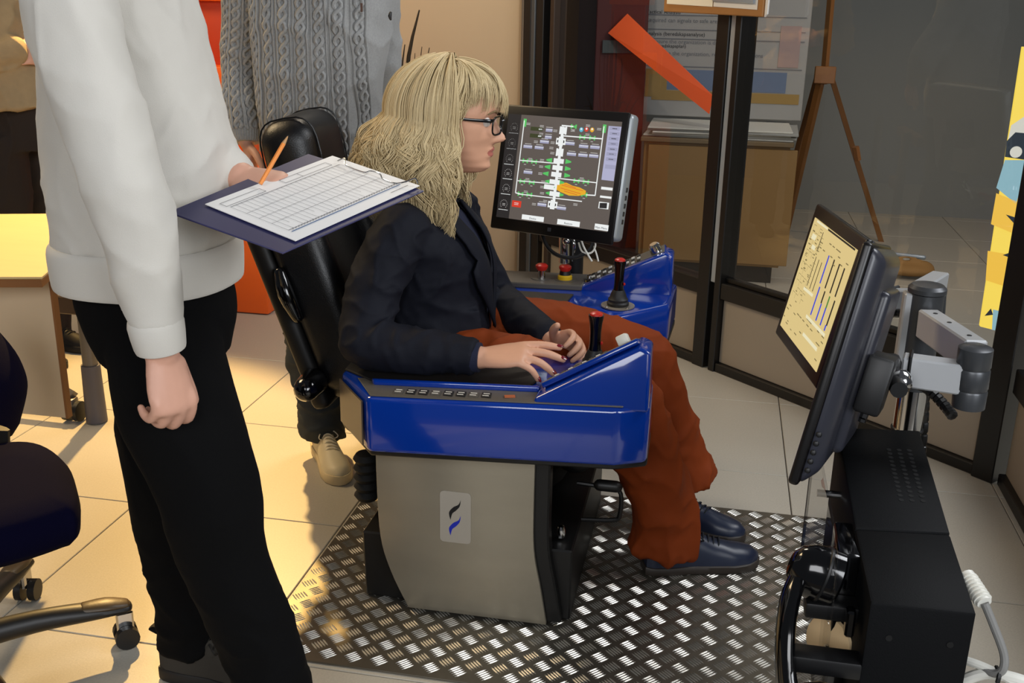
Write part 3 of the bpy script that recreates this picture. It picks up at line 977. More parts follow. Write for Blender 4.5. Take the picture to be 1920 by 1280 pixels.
for c in ((0.504, 0.221), (0.503, 0.814)):
    it.append((0, 'r', (c[0] - 0.042, c[1] - 0.030), (c[0] + 0.042, c[1] + 0.030)))
    it.append((0, 'r', (c[0] - 0.020, c[1] - 0.044), (c[0] + 0.020, c[1] + 0.044)))
    for s_ in (-1, 1):
        it.append((3, 'p', [(c[0] + s_ * 0.022, c[1] - 0.016), (c[0] + s_ * 0.032, c[1] - 0.008), (c[0] + s_ * 0.032, c[1] + 0.008), (c[0] + s_ * 0.022, c[1] + 0.016)], 0.0011))
for a, b in (((0.398, 0.404), (0.618, 0.401)), ((0.390, 0.468), (0.621, 0.466)), ((0.382, 0.532), (0.623, 0.529)), ((0.412, 0.603), (0.580, 0.599)), ((0.402, 0.655), (0.503, 0.653)), ((0.430, 0.712), (0.589, 0.713))):
    m_ = ((a[0] + b[0]) / 2, (a[1] + b[1]) / 2)
    for p in (a, b):
        s_ = 1 if p[0] > m_[0] else -1
        it.append((1, 'p', [(p[0], p[1] - 0.006), (p[0] - s_ * 0.05, p[1] - 0.022), (p[0] - s_ * 0.05, p[1] + 0.022), (p[0], p[1] + 0.006)]))
    it.append((0, 'p', [(m_[0] - 0.045, m_[1] - 0.022), (m_[0] + 0.045, m_[1] - 0.020), (m_[0] + 0.045, m_[1] + 0.024), (m_[0] - 0.045, m_[1] + 0.022)], 0.001))
for c in ((0.208, 0.433), (0.289, 0.432), (0.204, 0.629), (0.291, 0.630), (0.201, 0.751), (0.283, 0.748), (0.685, 0.165), (0.771, 0.165), (0.685, 0.569), (0.767, 0.568), (0.767, 0.687), (0.600, 0.075)):
    hexv(c, 0.026, 0.020)
    tag_lines((c[0], c[1] + 0.034), 1, 0.010, 8)
for c in ((0.160, 0.082), (0.862, 0.080)):
    it.append((1, 'r', (c[0] - 0.014, c[1] - 0.045), (c[0] + 0.014, c[1] + 0.03)))
for c in ((0.388, 0.124), (0.388, 0.189), (0.359, 0.235), (0.214, 0.294), (0.318, 0.294), (0.586, 0.229), (0.707, 0.245), (0.804, 0.244), (0.611, 0.326), (0.711, 0.326), (0.803, 0.324), (0.245, 0.535), (0.408, 0.825), (0.585, 0.834)):
    w_ = 0.030 if c[0] > 0.36 and c[1] < 0.2 else 0.040
    it.append((2, 'r', (c[0] - w_, c[1] - 0.012), (c[0] + w_, c[1] + 0.018)))
    it.append((0, 'r', (c[0] - w_, c[1] - 0.006), (c[0] + w_, c[1] + 0.002)))
    tag_lines((c[0], c[1] - 0.024), 1, 0.03, 8)
for c in ((0.194, 0.076), (0.443, 0.121), (0.433, 0.233), (0.428, 0.283), (0.442, 0.330), (0.358, 0.405), (0.358, 0.466), (0.358, 0.532), (0.393, 0.606), (0.391, 0.656), (0.396, 0.714), (0.596, 0.105), (0.819, 0.074), (0.318, 0.089), (0.321, 0.161), (0.282, 0.238), (0.251, 0.406), (0.247, 0.599), (0.247, 0.719), (0.721, 0.051), (0.726, 0.133), (0.727, 0.537), (0.433, 0.784), (0.702, 0.781), (0.336, 0.826)):
    tag_lines(c, 2, 0.018, 8, 0.013)
for c in ((0.274, 0.124), (0.275, 0.189)):
    it.append((9, 'r', (c[0] - 0.055, c[1] - 0.018), (c[0] + 0.055, c[1] + 0.018)))
    it.append((0, 'r', (c[0] + 0.02, c[1] - 0.006), (c[0] + 0.05, c[1] + 0.006)))
for c, k in (((0.669, 0.098), 6), ((0.713, 0.092), 4), ((0.761, 0.092), 5)):
    it.append((k, 'p', [(c[0] + 0.017 * math.cos(a * PI / 6), c[1] + 0.022 * math.sin(a * PI / 6)) for a in range(12)]))
    it.append((0, 'p', [(c[0] + 0.008 * math.cos(a * PI / 4), c[1] - 0.006 + 0.010 * math.sin(a * PI / 4)) for a in range(8)], 0.0012))
it.append((4, 'r', (0.134, 0.820), (0.219, 0.882)))
tag_lines((0.174, 0.843), 2, 0.02, 0)
fl2 = [(0.549, 0.603), (0.601, 0.596), (0.655, 0.617), (0.718, 0.625), (0.777, 0.650), (0.777, 0.683), (0.718, 0.705), (0.636, 0.712), (0.560, 0.689), (0.493, 0.659)]
it.append((5, 'p', fl2, 0.0007))
for a, b in (((0.562, 0.623), (0.752, 0.653)), ((0.555, 0.651), (0.736, 0.683)), ((0.581, 0.610), (0.688, 0.634)), ((0.589, 0.675), (0.707, 0.697))):
    it.append((4, 'l', a, b, 0.0006))
it.append((7, 'r', (0.894, 0.048), (0.992, 0.525)))
it[-1] = (7, 'p', [(0.894, 0.044), (1.001, 0.044), (0.998, 0.535), (0.894, 0.534)], 0.0003)
for c in ((0.948, 0.065), (0.952, 0.110), (0.951, 0.156), (0.952, 0.202), (0.951, 0.250), (0.949, 0.295), (0.951, 0.342)):
    it.append((2, 'r', (c[0] - 0.042, c[1] - 0.016), (c[0] + 0.042, c[1] + 0.016)))
    it.append((3, 'r', (c[0] - 0.02, c[1] - 0.004), (c[0] + 0.02, c[1] + 0.004)))
it.append((2, 'r', (0.910, 0.392), (0.999, 0.429)))
for a, b in (((0.902, 0.596), (0.998, 0.621)), ((0.902, 0.677), (0.998, 0.696))):
    it.append((0, 'r', a, b))
it += [(0, 'r', (0.240, 0.942), (0.442, 0.989)), (0, 'r', (0.564, 0.941), (0.762, 0.990)), (0, 'r', (0.891, 0.937), (1.007, 0.991)), (0, 'r', (0.900, 0.734), (0.985, 0.795)), (3, 'p', [(0.908, 0.744), (0.970, 0.738), (0.972, 0.789), (0.910, 0.792)], 0.0012)]
gfx(F1, it, ms, scr)
M_lbl = mat('screen_label', '33324a', 0.6)
for s_, c in (('Device', (0.342, 0.967)), ('Restore', (0.663, 0.969)), ('Main Menu', (0.948, 0.967))):
    text(s_, 0.0085, F1(c[0], c[1] + 0.012, 0.0012), fR @ Matrix.Rotation(PI / 2, 3, 'X'), M_lbl, scr, 'lettering', 'CENTER', 0.0001)
MB().box(fc + fR @ V((0.0, 0.003, -0.166)), (0.011, 0.002, 0.011), fR).build('badge', mat('badge_grey', '3a3a3c', 0.3), fm)
for i in range(5):
    MB().box(fc + fR @ V((0.2165, 0.03, -0.03 - 0.022 * i)), (0.003, 0.008, 0.013), fR, 0.001, 1).build('side_button', M_plast, fm)
MB().box(fc + fR @ V((0, 0.075, 0)), (0.11, 0.05, 0.11), fR, 0.006, 2).build('mount_plate', M_plast, fm)
pb = fc + fR @ V((0, 0.13, -0.02))
MB().tube([fc + fR @ V((0, 0.09, 0)), pb], 0.022, 12).build('mount_arm', M_plast, fm)
MB().cyl((pb.x, pb.y, 0.0), (pb.x, pb.y, pb.z + 0.03), 0.024, n=18).build('stand_pole', M_plast, fm)
MB().lathe([(0, 0.012), (0.14, 0.010), (0.15, 0.0), (0, 0)], (pb.x, pb.y, 0.0005), 28).build('stand_foot', M_plast, fm)
# chrome bracket and loose cables under the bezel
MB().cyl((-0.4309, 3.0200, 0.6959), (-0.4281, 3.0200, 0.6120), 0.016, n=16).build('cable_post', M_chrome, fm)
MB().sph((-0.4197, 2.9900, 0.6840), 0.012, 12).build('bracket_bolt', M_chrome, fm)
MB().sph((-0.3972, 2.9900, 0.6695), (0.006, 0.006, 0.022), 10).build('bracket_clip', M_chrome, fm)
cabm = [M_plast, M_white]
for pts, r_, m_ in (([(-0.4930, 2.9900, 0.7018), (-0.4696, 2.9700, 0.6647), (-0.4328, 2.9600, 0.6455), (-0.3871, 2.9700, 0.6429), (-0.3514, 2.9900, 0.6628), (-0.3430, 3.0000, 0.6929)], 0.006, M_plast),
                    ([(-0.3806, 3.0000, 0.6938), (-0.3644, 2.9800, 0.6675), (-0.3399, 2.9700, 0.6333)], 0.003, M_white),
                    ([(-0.3848, 3.0000, 0.6792), (-0.3703, 2.9800, 0.6576), (-0.3452, 2.9800, 0.6560), (-0.3347, 2.9900, 0.6734), (-0.3383, 3.0000, 0.6932)], 0.0028, M_white),
                    ([(-0.3405, 3.0000, 0.6708), (-0.3296, 2.9800, 0.6554), (-0.3212, 2.9700, 0.6345)], 0.0026, M_white),
                    ([(-0.4089, 3.0000, 0.6920), (-0.3985, 2.9800, 0.6589), (-0.3976, 2.9700, 0.6294)], 0.004, M_plast)):
    MB().tube(pts, r_, 8, 5).build('cable', m_, fm)

# ---- monitor pair on the swivel arm stand
M_case = mat('monitor_case_graphite', '2c2d35', 0.3, var=0.03, vscale=2)
M_armg = mat('arm_light_grey', 'bfc1c3', 0.35, metal=0.3)
M_armd = mat('arm_dark_grey', '4b4d50', 0.35, metal=0.5)


def panel_case(t, c, R, wd, ht, dp=0.058):
    MB().box(c + R @ V((0, 0.010, 0)), (wd, 0.016, ht), R, 0.006, 3).build('bezel', M_bezel, t)
    mb = MB()
    mb.hexa([c + R @ V(p) for p in ((-wd / 2, 0.016, -ht / 2), (wd / 2, 0.016, -ht / 2), (wd / 2 - 0.02, dp, -ht / 2 + 0.03), (-wd / 2 + 0.02, dp, -ht / 2 + 0.03),
                                    (-wd / 2, 0.016, ht / 2), (wd / 2, 0.016, ht / 2), (wd / 2 - 0.02, dp, ht / 2 - 0.02), (-wd / 2 + 0.02, dp, ht / 2 - 0.02))], 0.012, 4)
    mb.build('back_case', M_case, t)


ma = thing('flat_monitor', 'black monitor with yellow control screen and blue bars on the far arm of the stand', 'monitor', (0.25, 2.35, 0.6))
ac = V((0.2318, 2.3483, 0.756))
aR = Matrix((V((0.1756, -0.9844, 0.0089)), V((0.9635, 0.1699, -0.207)), V((0.2022, 0.0449, 0.9783)))).transposed()
panel_case(ma, ac, aR, 0.392, 0.330)
s2 = MB().box(ac + aR @ V((0, 0.0014, 0)), (0.338, 0.002, 0.27), aR).build('screen', mat('scr_amber', 'e8cf8d', emit=0.85), ma, False)
F2 = plane_fn(ac + aR @ V((0, 0.0004, 0)), aR, 0.338, 0.27)
m2 = [mat('sc2_dark', '2f2c26', emit=0.4), mat('sc2_blue', '3b49d8', emit=E_), mat('sc2_white', 'f7efc8', emit=E_), mat('sc2_line', '9a8a5a', emit=0.6), mat('sc2_green', '4f8a3a', emit=E_)]
it = []
for a, b, k in (((0.546, 0.182), (0.563, 0.421), 1), ((0.567, 0.444), (0.579, 0.688), 1), ((0.671, 0.179), (0.689, 0.421), 0), ((0.689, 0.439), (0.699, 0.542), 0), ((0.699, 0.542), (0.702, 0.688), 1),
                ((0.789, 0.178), (0.811, 0.421), 0), ((0.807, 0.441), (0.805, 0.540), 4), ((0.805, 0.540), (0.821, 0.686), 1), ((0.899, 0.178), (0.921, 0.412), 0), ((0.919, 0.437), (0.907, 0.645), 0), ((0.907, 0.645), (0.917, 0.691), 1)):
    it.append((k, 'r', (a[0] - 0.012, a[1]), (a[0] + 0.012, max(b[1], a[1] + 0.02))))
for a, b in (((0.304, 0.267), (0.300, 0.524)), ((0.378, 0.270), (0.372, 0.525)), ((0.450, 0.272), (0.449, 0.524)), ((0.283, 0.059), (0.297, 0.214))):
    it.append((0, 'r', (a[0] - 0.006, a[1]), (a[0] + 0.006, b[1])))
it += [(0, 'p', [(0.363, 0.004), (0.971, 0.001), (0.973, 0.016), (0.366, 0.019)]), (2, 'p', [(0.081, 0.004), (0.347, 0.003), (0.352, 0.019), (0.080, 0.022)]),
       (2, 'p', [(0.255, 0.549), (0.488, 0.536), (0.487, 0.562), (0.254, 0.573)]), (2, 'p', [(0.486, 0.713), (0.947, 0.704), (0.947, 0.730), (0.488, 0.739)]), (2, 'p', [(0.543, 0.851), (0.892, 0.844), (0.898, 0.874), (0.541, 0.879)]),
       (2, 'p', [(0.080, 0.121), (0.175, 0.120), (0.163, 0.166), (0.067, 0.168)]), (2, 'p', [(0.141, 0.203), (0.224, 0.201), (0.222, 0.238), (0.137, 0.239)])]
rnd = random.Random(3)
for gx in range(4):
    for gy in range(12):
        u, v = 0.05 + gx * 0.075, 0.05 + gy * 0.055
        if rnd.random() < 0.8:
            it.append((3, 'l', (u, v), (u + 0.06, v), 0.0005))
            it.append((3, 'l', (u, v), (u, v + 0.045), 0.0005))
for k in range(46):
    u, v = rnd.uniform(0.04, 0.95), rnd.choice([0.10, 0.14, 0.18, 0.22, 0.74, 0.78, 0.82, 0.88, 0.93])
    it.append((3, 'r', (u - 0.025, v - 0.005), (u + 0.025, v + 0.004)))
for k in range(30):
    u, v = rnd.uniform(0.03, 0.30), rnd.uniform(0.05, 0.95)
    it.append((3, 'r', (u - 0.018, v - 0.004), (u + 0.018, v + 0.004)))
gfx(F2, it, m2, s2)
MB().box(ac + aR @ V((0, 0.075, 0)), (0.11, 0.04, 0.11), aR, 0.005, 2).build('mount_plate', M_plast, ma)

mbm = thing('flat_monitor', 'graphite monitor seen edge on with its curved back on the near arm of the stand', 'monitor', (0.2, 1.62, 0.65))
bt_, bb_ = V((0.2021, 1.5300, 1.0297)), V((0.1370, 1.4700, 0.7149))
bz_ = (bt_ - bb_).normalized()
bR = frame(V((-0.225, -0.948, 0.215)), bz_)
bz_ = bR @ V((0, 0, 1))
bc = (bt_ + bb_) / 2 - bR @ V((0.18, 0, 0))
panel_case(mbm, bc, bR, 0.36, 0.37, 0.042)
bs = MB().box(bc + bR @ V((0, 0.0028, 0)), (0.338, 0.002, 0.30), bR).build('screen', mat('scr_amber', 'e8cf8d', emit=0.85), mbm, False)
MB().box(bc + bR @ V((-0.03, 0.045, -0.01)), (0.22, 0.024, 0.26), bR, 0.011, 4).build('rear_hump', M_case, mbm)
bm_p = bc + bR @ V((0.05, 0.072, -0.02))
MB().box(bm_p, (0.09, 0.04, 0.09), bR, 0.006, 2).build('mount_plate', M_plast, mbm)
for i in range(5):
    MB().sph(bc + bR @ V((0.181, 0.025, -0.10 - 0.014 * i)), (0.003, 0.0045, 0.0045), 8, bR).build('side_button', M_plast, mbm)

st = thing('monitor_stand', 'chrome pole with grey articulated monitor arms behind the black control box', 'monitor stand', (0.4, 1.97, 0))
pt, pm, pbm = V((0.3765, 1.9700, 0.8663)), V((0.3914, 1.9700, 0.6827)), V((0.3914, 1.9700, 0.6827))
PXX = pm.x
MB().cyl((PXX, 1.97, 0.01), (PXX, 1.97, pm.z), 0.027, n=24).build('pole', M_chrome, st)
MB().lathe([(0, 0.014), (0.10, 0.012), (0.11, 0.0), (0, 0)], (PXX, 1.97, 0.0072), 32).build('foot', M_plast, st)
MB().cyl((PXX, 1.97, pm.z), (PXX, 1.97, pt.z), 0.031, n=24).build('collar', M_armd, st)
MB().box((PXX - 0.03, 1.97, (pm.z + pt.z) / 2), (0.02, 0.03, pt.z - pm.z), None, 0.003, 1).build('collar_rail', M_armg, st)
MB().lathe([(0, 0.008), (0.028, 0.006), (0.034, 0.0), (0.034, -0.008), (0, -0.008)], (PXX, 1.97, pt.z + 0.01), 24).build('pole_cap', M_armd, st)
kn = V((PXX + 0.01, 1.935, pt.z - 0.05))
for k in range(6):
    a = k * PI / 3
    MB().sph(kn + V((0.017 * math.cos(a), 0, 0.017 * math.sin(a))), (0.008, 0.008, 0.008), 8).build('clamp_knob', M_plast, st)
# near arm: collar -> elbow -> near monitor
e0, e1 = V((0.3910, 1.9300, 0.8203)), V((0.4238, 1.7000, 0.8380))
el_t, el_b = V((0.4183, 1.6800, 0.8585)), V((0.4209, 1.6800, 0.7596))


def beam(name, a, b, wd, ht, m, parent):
    d = b - a
    R = frame(d, (0, 0, 1))
    return MB().box((a + b) / 2, (d.length, wd, ht), R, 0.003, 1).build(name, m, parent)


u1 = beam('upper_arm', e0, e1, 0.036, 0.052, M_armg, st)
for t in (0.15, 0.45, 0.85):
    MB().lathe([(0, 0.002), (0.004, 0.001), (0.004, 0), (0, 0)], e0.lerp(e1, t) + V((0, 0, 0.026)), 8).build('screw', M_plast, u1)
MB().tube([el_t + V((0, 0, 0.004)), el_t, el_t.lerp(el_b, 0.3), el_t.lerp(el_b, 0.33), el_t.lerp(el_b, 0.36), el_t.lerp(el_b, 0.66), el_t.lerp(el_b, 0.69), el_t.lerp(el_b, 0.72), el_b],
          [0.018, 0.026, 0.026, 0.0245, 0.026, 0.026, 0.0245, 0.026, 0.025], 24).build('elbow_joint', M_armd, st)
l0, l1 = V((0.4067, 1.6800, 0.8074)), V((0.3158, 1.7000, 0.8068))
la = beam('lower_arm', l0, l1, 0.034, 0.050, M_armg, st)
beam('arm_band', l1.lerp(l0, 0.10), l1.lerp(l0, 0.16), 0.042, 0.062, M_plast, la)
MB().box(l1 + V((-0.02, 0, 0.0)), (0.035, 0.036, 0.045), None, 0.008, 2).build('tilt_block', M_plast, st)
bj = V(bm_p) + bR @ V((0, 0.035, 0))
MB().sph(l1.lerp(bj, 0.6), 0.02, 14).build('ball_joint', M_chrome, st)
MB().tube([l1 + V((-0.02, 0, 0)), bj], 0.013, 12).build('ball_stem', M_plast, st)
# far arm
f0, f1, f2 = V((0.3912, 2.0000, 0.8622)), V((0.4442, 2.1200, 0.8333)), V((0.3545, 2.2800, 0.7582))
beam('upper_arm', V((0.3864, 1.9900, 0.8574)), V((0.4569, 2.2000, 0.8270)), 0.034, 0.05, M_armg, st)
MB().cyl(V((0.4574, 2.2200, 0.8262)), V((0.4634, 2.2200, 0.7442)), 0.02, n=18).build('elbow_joint', M_armd, st)
beam('lower_arm', V((0.4581, 2.2200, 0.7830)), V((0.3614, 2.3000, 0.7579)), 0.034, 0.05, M_armg, st)
beam('arm_band', V((0.3928, 2.2800, 0.7658)), V((0.3872, 2.2850, 0.7640)), 0.042, 0.058, M_plast, st)
beam('mount_link', V((0.3658, 2.3000, 0.7582)), ac + aR @ V((0, 0.09, 0)), 0.03, 0.03, M_plast, st)
# segmented cable guides
M_seg = mat('cable_guide_black', '0d0d0e', 0.35)


def chain(pts, r_):
    Q = spl(pts, 7)
    m = MB()
    for i in range(0, len(Q) - 2, 2):
        a, b = V(Q[i]), V(Q[min(i + 2, len(Q) - 1)])
        m.tube([a, a.lerp(b, 0.12), a.lerp(b, 0.8), b], [r_ * 0.75, r_, r_, r_ * 0.75], 8)
    return m


G1 = [(0.2655, 1.7200, 0.7019), (0.2767, 1.7300, 0.7328), (0.3008, 1.7600, 0.7554), (0.3406, 1.8200, 0.7468), (0.3787, 1.8500, 0.7292), (0.4028, 1.8400, 0.7171), (0.4218, 1.8200, 0.7016), (0.4307, 1.8000, 0.6935)]
G2 = [(0.3337, 2.2400, 0.6924), (0.3495, 2.2400, 0.7234), (0.3736, 2.2200, 0.7512), (0.3890, 2.1200, 0.7820)]
G3 = [(0.4085, 1.9500, 0.6949), (0.4255, 2.0000, 0.6142), (0.4310, 2.0000, 0.5362)]
for g, r_ in ((G1, 0.0095), (G2, 0.009), (G3, 0.009)):
    o = chain(g, r_).build('cable_guide', M_seg, st)
    o['kind'] = 'stuff'
MB().lathe([(0.0275, -0.002), (0.030, -0.002), (0.030, 0.002), (0.0275, 0.002)], (PXX, 1.97, pm.z - 0.085), 24).build('cable_tie', M_plast, st)

# ------------------------------------------------------------------ control box with telephone
M_boxm = mat('powder_coat_black', '08090b', 0.6, bump=0.15, bscale=500, spec=0.12)
cb = thing('control_box', 'tall narrow black steel control box with vent holes at the lower right', 'control box', (0.28, 1.4, 0))
tf0, tf1 = V((0.2333, 1.7397, 0.6808)), V((0.3722, 1.7656, 0.6781))
tm0, tm1 = V((0.2309, 1.4154, 0.6601)), V((0.3652, 1.4397, 0.6552))
tn0, tn1 = V((0.2357, 1.2533, 0.6384)), V((0.3719, 1.2755, 0.6264))


def dn(p, z):
    return V((p.x, p.y, z))


ZB = 0.22
MB().hexa([dn(tm0, ZB), dn(tm1, ZB), dn(tf1, ZB), dn(tf0, ZB), tm0, tm1, tf1, tf0], 0.004, 2).build('upper_case', M_boxm, cb)
lc = MB().hexa([dn(tn0, ZB), dn(tn1, ZB), dn(tm1, ZB) + V((0, -0.002, 0)), dn(tm0, ZB) + V((0, -0.002, 0)), tn0, tn1, tm1 + V((0, -0.002, -0.001)), tm0 + V((0, -0.002, -0.001))], 0.005, 2).build('lower_case', M_boxm, cb)
MB().box(((tm0.x + tm1.x) / 2, (tm0.y + tf0.y) / 2 - 0.05, ZB / 2), (0.10, 0.16, ZB), None, 0.004, 1).build('pedestal', M_plast, cb)
tn_ = (tm1 - tm0).cross(tf0 - tm0).normalized()
if tn_.z < 0:
    tn_ = -tn_
M_hole = mat('vent_hole_black', '010101', 0.9)
RT = frame(tm1 - tm0, tn_)
for i in range(13):
    for j in range(3):
        t, s_ = 0.12 + 0.0375 * 1.5 * i * 1.0, 0.56 + 0.12 * j
        t = 0.26 + 0.50 * i / 12
        p = tm0.lerp(tm1, s_).lerp(tf0.lerp(tf1, s_), t)
        MB().lathe([(0, 0.0008), (0.0042, 0.0008), (0.0042, -0.003), (0, -0.003)], p, 8, RT).build('vent_hole', M_hole, cb)
fn_ = V((0, -1, 0))
for s_, zz in ((0.22, 0.05), (0.80, 0.05)):
    p = tn0.lerp(tn1, s_) + V((0, -0.0005, -zz))
    MB().lathe([(0, 0.001), (0.0045, 0.001), (0.0045, -0.001), (0, -0.001)], p, 10, Matrix.Rotation(PI / 2, 3, 'X')).build('screw_hole', M_hole, cb)
hp = [tn0.lerp(tn1, 0.22) + V((0, -0.004, -0.20)), tn0.lerp(tn1, 0.26) + V((0, -0.02, -0.165)), tn0.lerp(tn1, 0.5) + V((0, -0.026, -0.155)), tn0.lerp(tn1, 0.74) + V((0, -0.02, -0.165)), tn0.lerp(tn1, 0.78) + V((0, -0.004, -0.20))]
MB().tube(hp, 0.007, 10, 5).build('carry_handle', M_plast, cb)
# glass sheet along its left side
ga, gb = V((0.2408, 1.7324, 0.6550)), V((0.2226, 1.2213, 0.5519))
x_ = tm0.x - 0.035
MB().box((x_, 1.50, 0.46), (0.004, 0.42, 0.44), None, 0.0008, 1).build('clear_side_sheet', glass_mat('clear_acrylic', 0.93, 1.0), cb)
MB().box((x_, 1.712, 0.46), (0.005, 0.004, 0.44)).build('sheet_edge', M_plast, cb)
for zz in (0.62, 0.30):
    MB().cyl((x_, 1.60, zz), (tm0.x + 0.002, 1.60, zz), 0.006, n=10).build('stand_off', M_chrome, cb)
dk = V((0.2072, 1.3529, 0.5056))
MB().lathe([(0, 0.004), (0.038, 0.004), (0.040, 0.0), (0, 0)], dk + V((0.0, 0, 0)), 28, frame((0.7, -0.7, 0), (-0.7, -0.7, 0.15))).build('cream_disc', mat('cream_plastic', 'd6bb92', 0.45), cb)
MB().sph(dk + V((-0.004, -0.005, -0.004)), 0.005, 8).build('disc_screw', M_chrome, cb)
MB().tube([dk + V((0.003, 0, 0)), V((tm0.x + 0.004, dk.y, dk.z))], 0.008, 8).build('disc_stem', M_plast, cb)
# side plug and cables
sp0 = V((0.3754, 1.3638, 0.6316))
sp1 = V((0.3914, 1.3193, 0.6179))
pl = MB()
pl.tube([sp0, sp1], [0.011, 0.010], 12)
plug = pl.build('cable_plug', M_white, cb)
for k in range(7):
    a = sp0.lerp(sp1, 0.15 + 0.12 * k)
    b = sp0.lerp(sp1, 0.19 + 0.12 * k)
    MB().tube([a, b], [0.0125, 0.0125], 12).build('strain_ring', M_white, plug)
MB().tube([sp1, (0.4048, 1.3128, 0.5912), (0.4217, 1.3035, 0.5545), (0.4220, 1.2967, 0.5343), (0.4128, 1.3019, 0.5233), (0.3987, 1.3197, 0.5204)], 0.0055, 10, 6).build('power_cable', mat('grey_cable', '7e7d7a', 0.5), cb)
MB().tube([(0.3845, 1.3279, 0.5210), (0.4067, 1.3117, 0.5239), (0.4371, 1.2945, 0.5191), (0.4737, 1.2944, 0.4982)], 0.006, 10, 6).build('white_cable', M_white, cb)
MB().tube([(0.3823, 1.3188, 0.4954), (0.4073, 1.3095, 0.5171), (0.4403, 1.2965, 0.5232), (0.4725, 1.2988, 0.5117)], 0.008, 10, 6).build('white_cable', M_white, cb)
MB().tube([(0.4178, 1.3100, 0.5285), (0.4182, 1.2944, 0.5295), (0.4164, 1.2899, 0.5174)], 0.003, 6, 4).build('cable_tie', M_plast, cb)
MB().tube([(0.2365, 1.7853, 0.6234), (0.2268, 1.7852, 0.6286), (0.2319, 1.7880, 0.6341), (0.2519, 1.7932, 0.6380)], 0.005, 8, 5).build('white_cable', M_white, cb)

# telephone handset hanging on its hook
hs = thing('telephone_handset', 'glossy black telephone handset hanging on the left side of the black control box', 'handset', (0.15, 1.35, 0.45))
HX = [(0.1543, 1.3385, 0.6193), (0.1419, 1.3075, 0.5984), (0.1368, 1.2725, 0.5614), (0.1417, 1.2462, 0.5131), (0.1557, 1.2243, 0.4724)]
MB().tube(HX, [(0.012, 0.016), (0.012, 0.019), (0.011, 0.019), (0.012, 0.019), (0.014, 0.019)], 16, 5, up=(0, -1, 0)).build('grip', M_gloss, hs)
ec = V((0.1737, 1.3431, 0.6217))
ea = V((0.2216, 1.3584, 0.6082)) - ec
RE = frame(V((0, -1, 0)), ea)
MB().lathe([(0.001, -0.034), (0.014, -0.034), (0.024, -0.026), (0.031, -0.008), (0.033, 0.012), (0.033, 0.030), (0.029, 0.034), (0.001, 0.034)], ec, 28, RE, 1.25).build('ear_piece', M_gloss, hs)
MB().lathe([(0.033, 0.008), (0.0343, 0.009), (0.0343, 0.012), (0.033, 0.013)], ec, 28, RE, 1.25).build('seam_ring', M_plast, hs)
ec2 = V((0.1829, 1.2320, 0.4796))
MB().lathe([(0.001, -0.034), (0.014, -0.034), (0.024, -0.026), (0.031, -0.008), (0.033, 0.012), (0.033, 0.030), (0.029, 0.034), (0.001, 0.034)], ec2, 28, RE, 1.25).build('mouth_piece', M_gloss, hs)
hk = thing('handset_cradle', 'black bracket arms holding the telephone handset beside the black control box', 'cradle', (0.2, 1.35, 0.45))
MB().box(V((0.2015, 1.3328, 0.5759)), (0.075, 0.035, 0.024), None, 0.004, 2).build('upper_arm', M_plast, hk)
MB().box(V((0.1967, 1.2728, 0.5284)), (0.095, 0.035, 0.026), None, 0.004, 2).build('lower_arm', M_plast, hk)
MB().box(V((tn0.x - 0.016, 1.40, 0.50)), (0.028, 0.10, 0.30), None, 0.005, 2).build('back_plate', M_gloss, hk)
MB().box(V((0.2207, 1.2950, 0.5800)), (0.012, 0.02, 0.04), None, 0.003, 1).build('hook', M_gloss, hk)

# ------------------------------------------------------------------ furniture on the left
M_table = mat('birch_table_top', 'd9bd86', 0.35, var=0.06, vscale=6, stretch=(1, 6, 1))
M_edge = mat('birch_edge', '8a5a2e', 0.5)
M_tpan = mat('white_laminate', 'd8c3a4', 0.5)
M_tleg = mat('grey_table_leg', '6f6a64', 0.35, metal=0.5)
tb = thing('folding_table', 'birch topped folding table with cut corner and white side panel on the far left', 'table', (-2.0, 2.5, 0))
A4 = [(-1.8364, 2.0509, 0.7200), (-1.6303, 2.1109, 0.7200), (-1.5387, 2.1354, 0.7200), (-1.5969, 2.3181, 0.7200), (-1.8985, 2.7968, 0.7200), (-2.2960, 2.6658, 0.7200)]
MB().prism([V(p) for p in A4], (0, 0, -0.006), 0.001, 1).build('table_top', M_table, tb)
MB().prism([V(p) + V((0, 0, -0.006)) for p in A4], (0, 0, -0.020), 0.002, 1).build('edge_band', M_edge, tb)
pa, pb_ = V((-1.8428, 2.1060, 0.7000)), V((-1.5789, 2.1865, 0.7000))
pa.y = pb_.y = pb_.y + 0.03
MB().prism([pa, pb_, V((pb_.x, pb_.y, 0.325)), V((pa.x, pa.y, 0.325))], (0, 0.018, 0), 0.001, 1).build('side_panel', M_tpan, tb)
MB().box((pb_.x + 0.003, pb_.y + 0.009, 0.51), (0.006, 0.02, 0.372)).build('panel_edge', M_edge, tb)
lf = V((-1.9507, 2.8973, 0.0000))
MB().cyl((lf.x, lf.y, 0.19), (lf.x, lf.y, 0.695), 0.024, n=20).build('leg', M_tleg, tb)
MB().cyl((lf.x, lf.y, 0.004), (lf.x, lf.y, 0.20), 0.034, 0.030, n=20).build('leg_sleeve', mat('grey_sleeve', '57545a', 0.5), tb)
MB().tube([(lf.x - 0.5, lf.y + 0.02, 0.10), (lf.x - 0.12, lf.y + 0.01, 0.10), (lf.x - 0.075, lf.y, 0.085)], [(0.02, 0.018)] * 3, 4).build('foot_bar', M_tleg, tb, False)
cs = V((lf.x - 0.075, lf.y - 0.01, 0.036))
for dx in (-0.02, 0.02):
    MB().cyl(cs + V((dx - 0.008, 0, 0)), cs + V((dx + 0.008, 0, 0)), 0.034, n=18).build('caster_wheel', M_plast, tb)
MB().box(cs + V((0, 0.0, 0.02)), (0.022, 0.04, 0.05), None, 0.006, 2).build('caster_fork', M_tleg, tb)
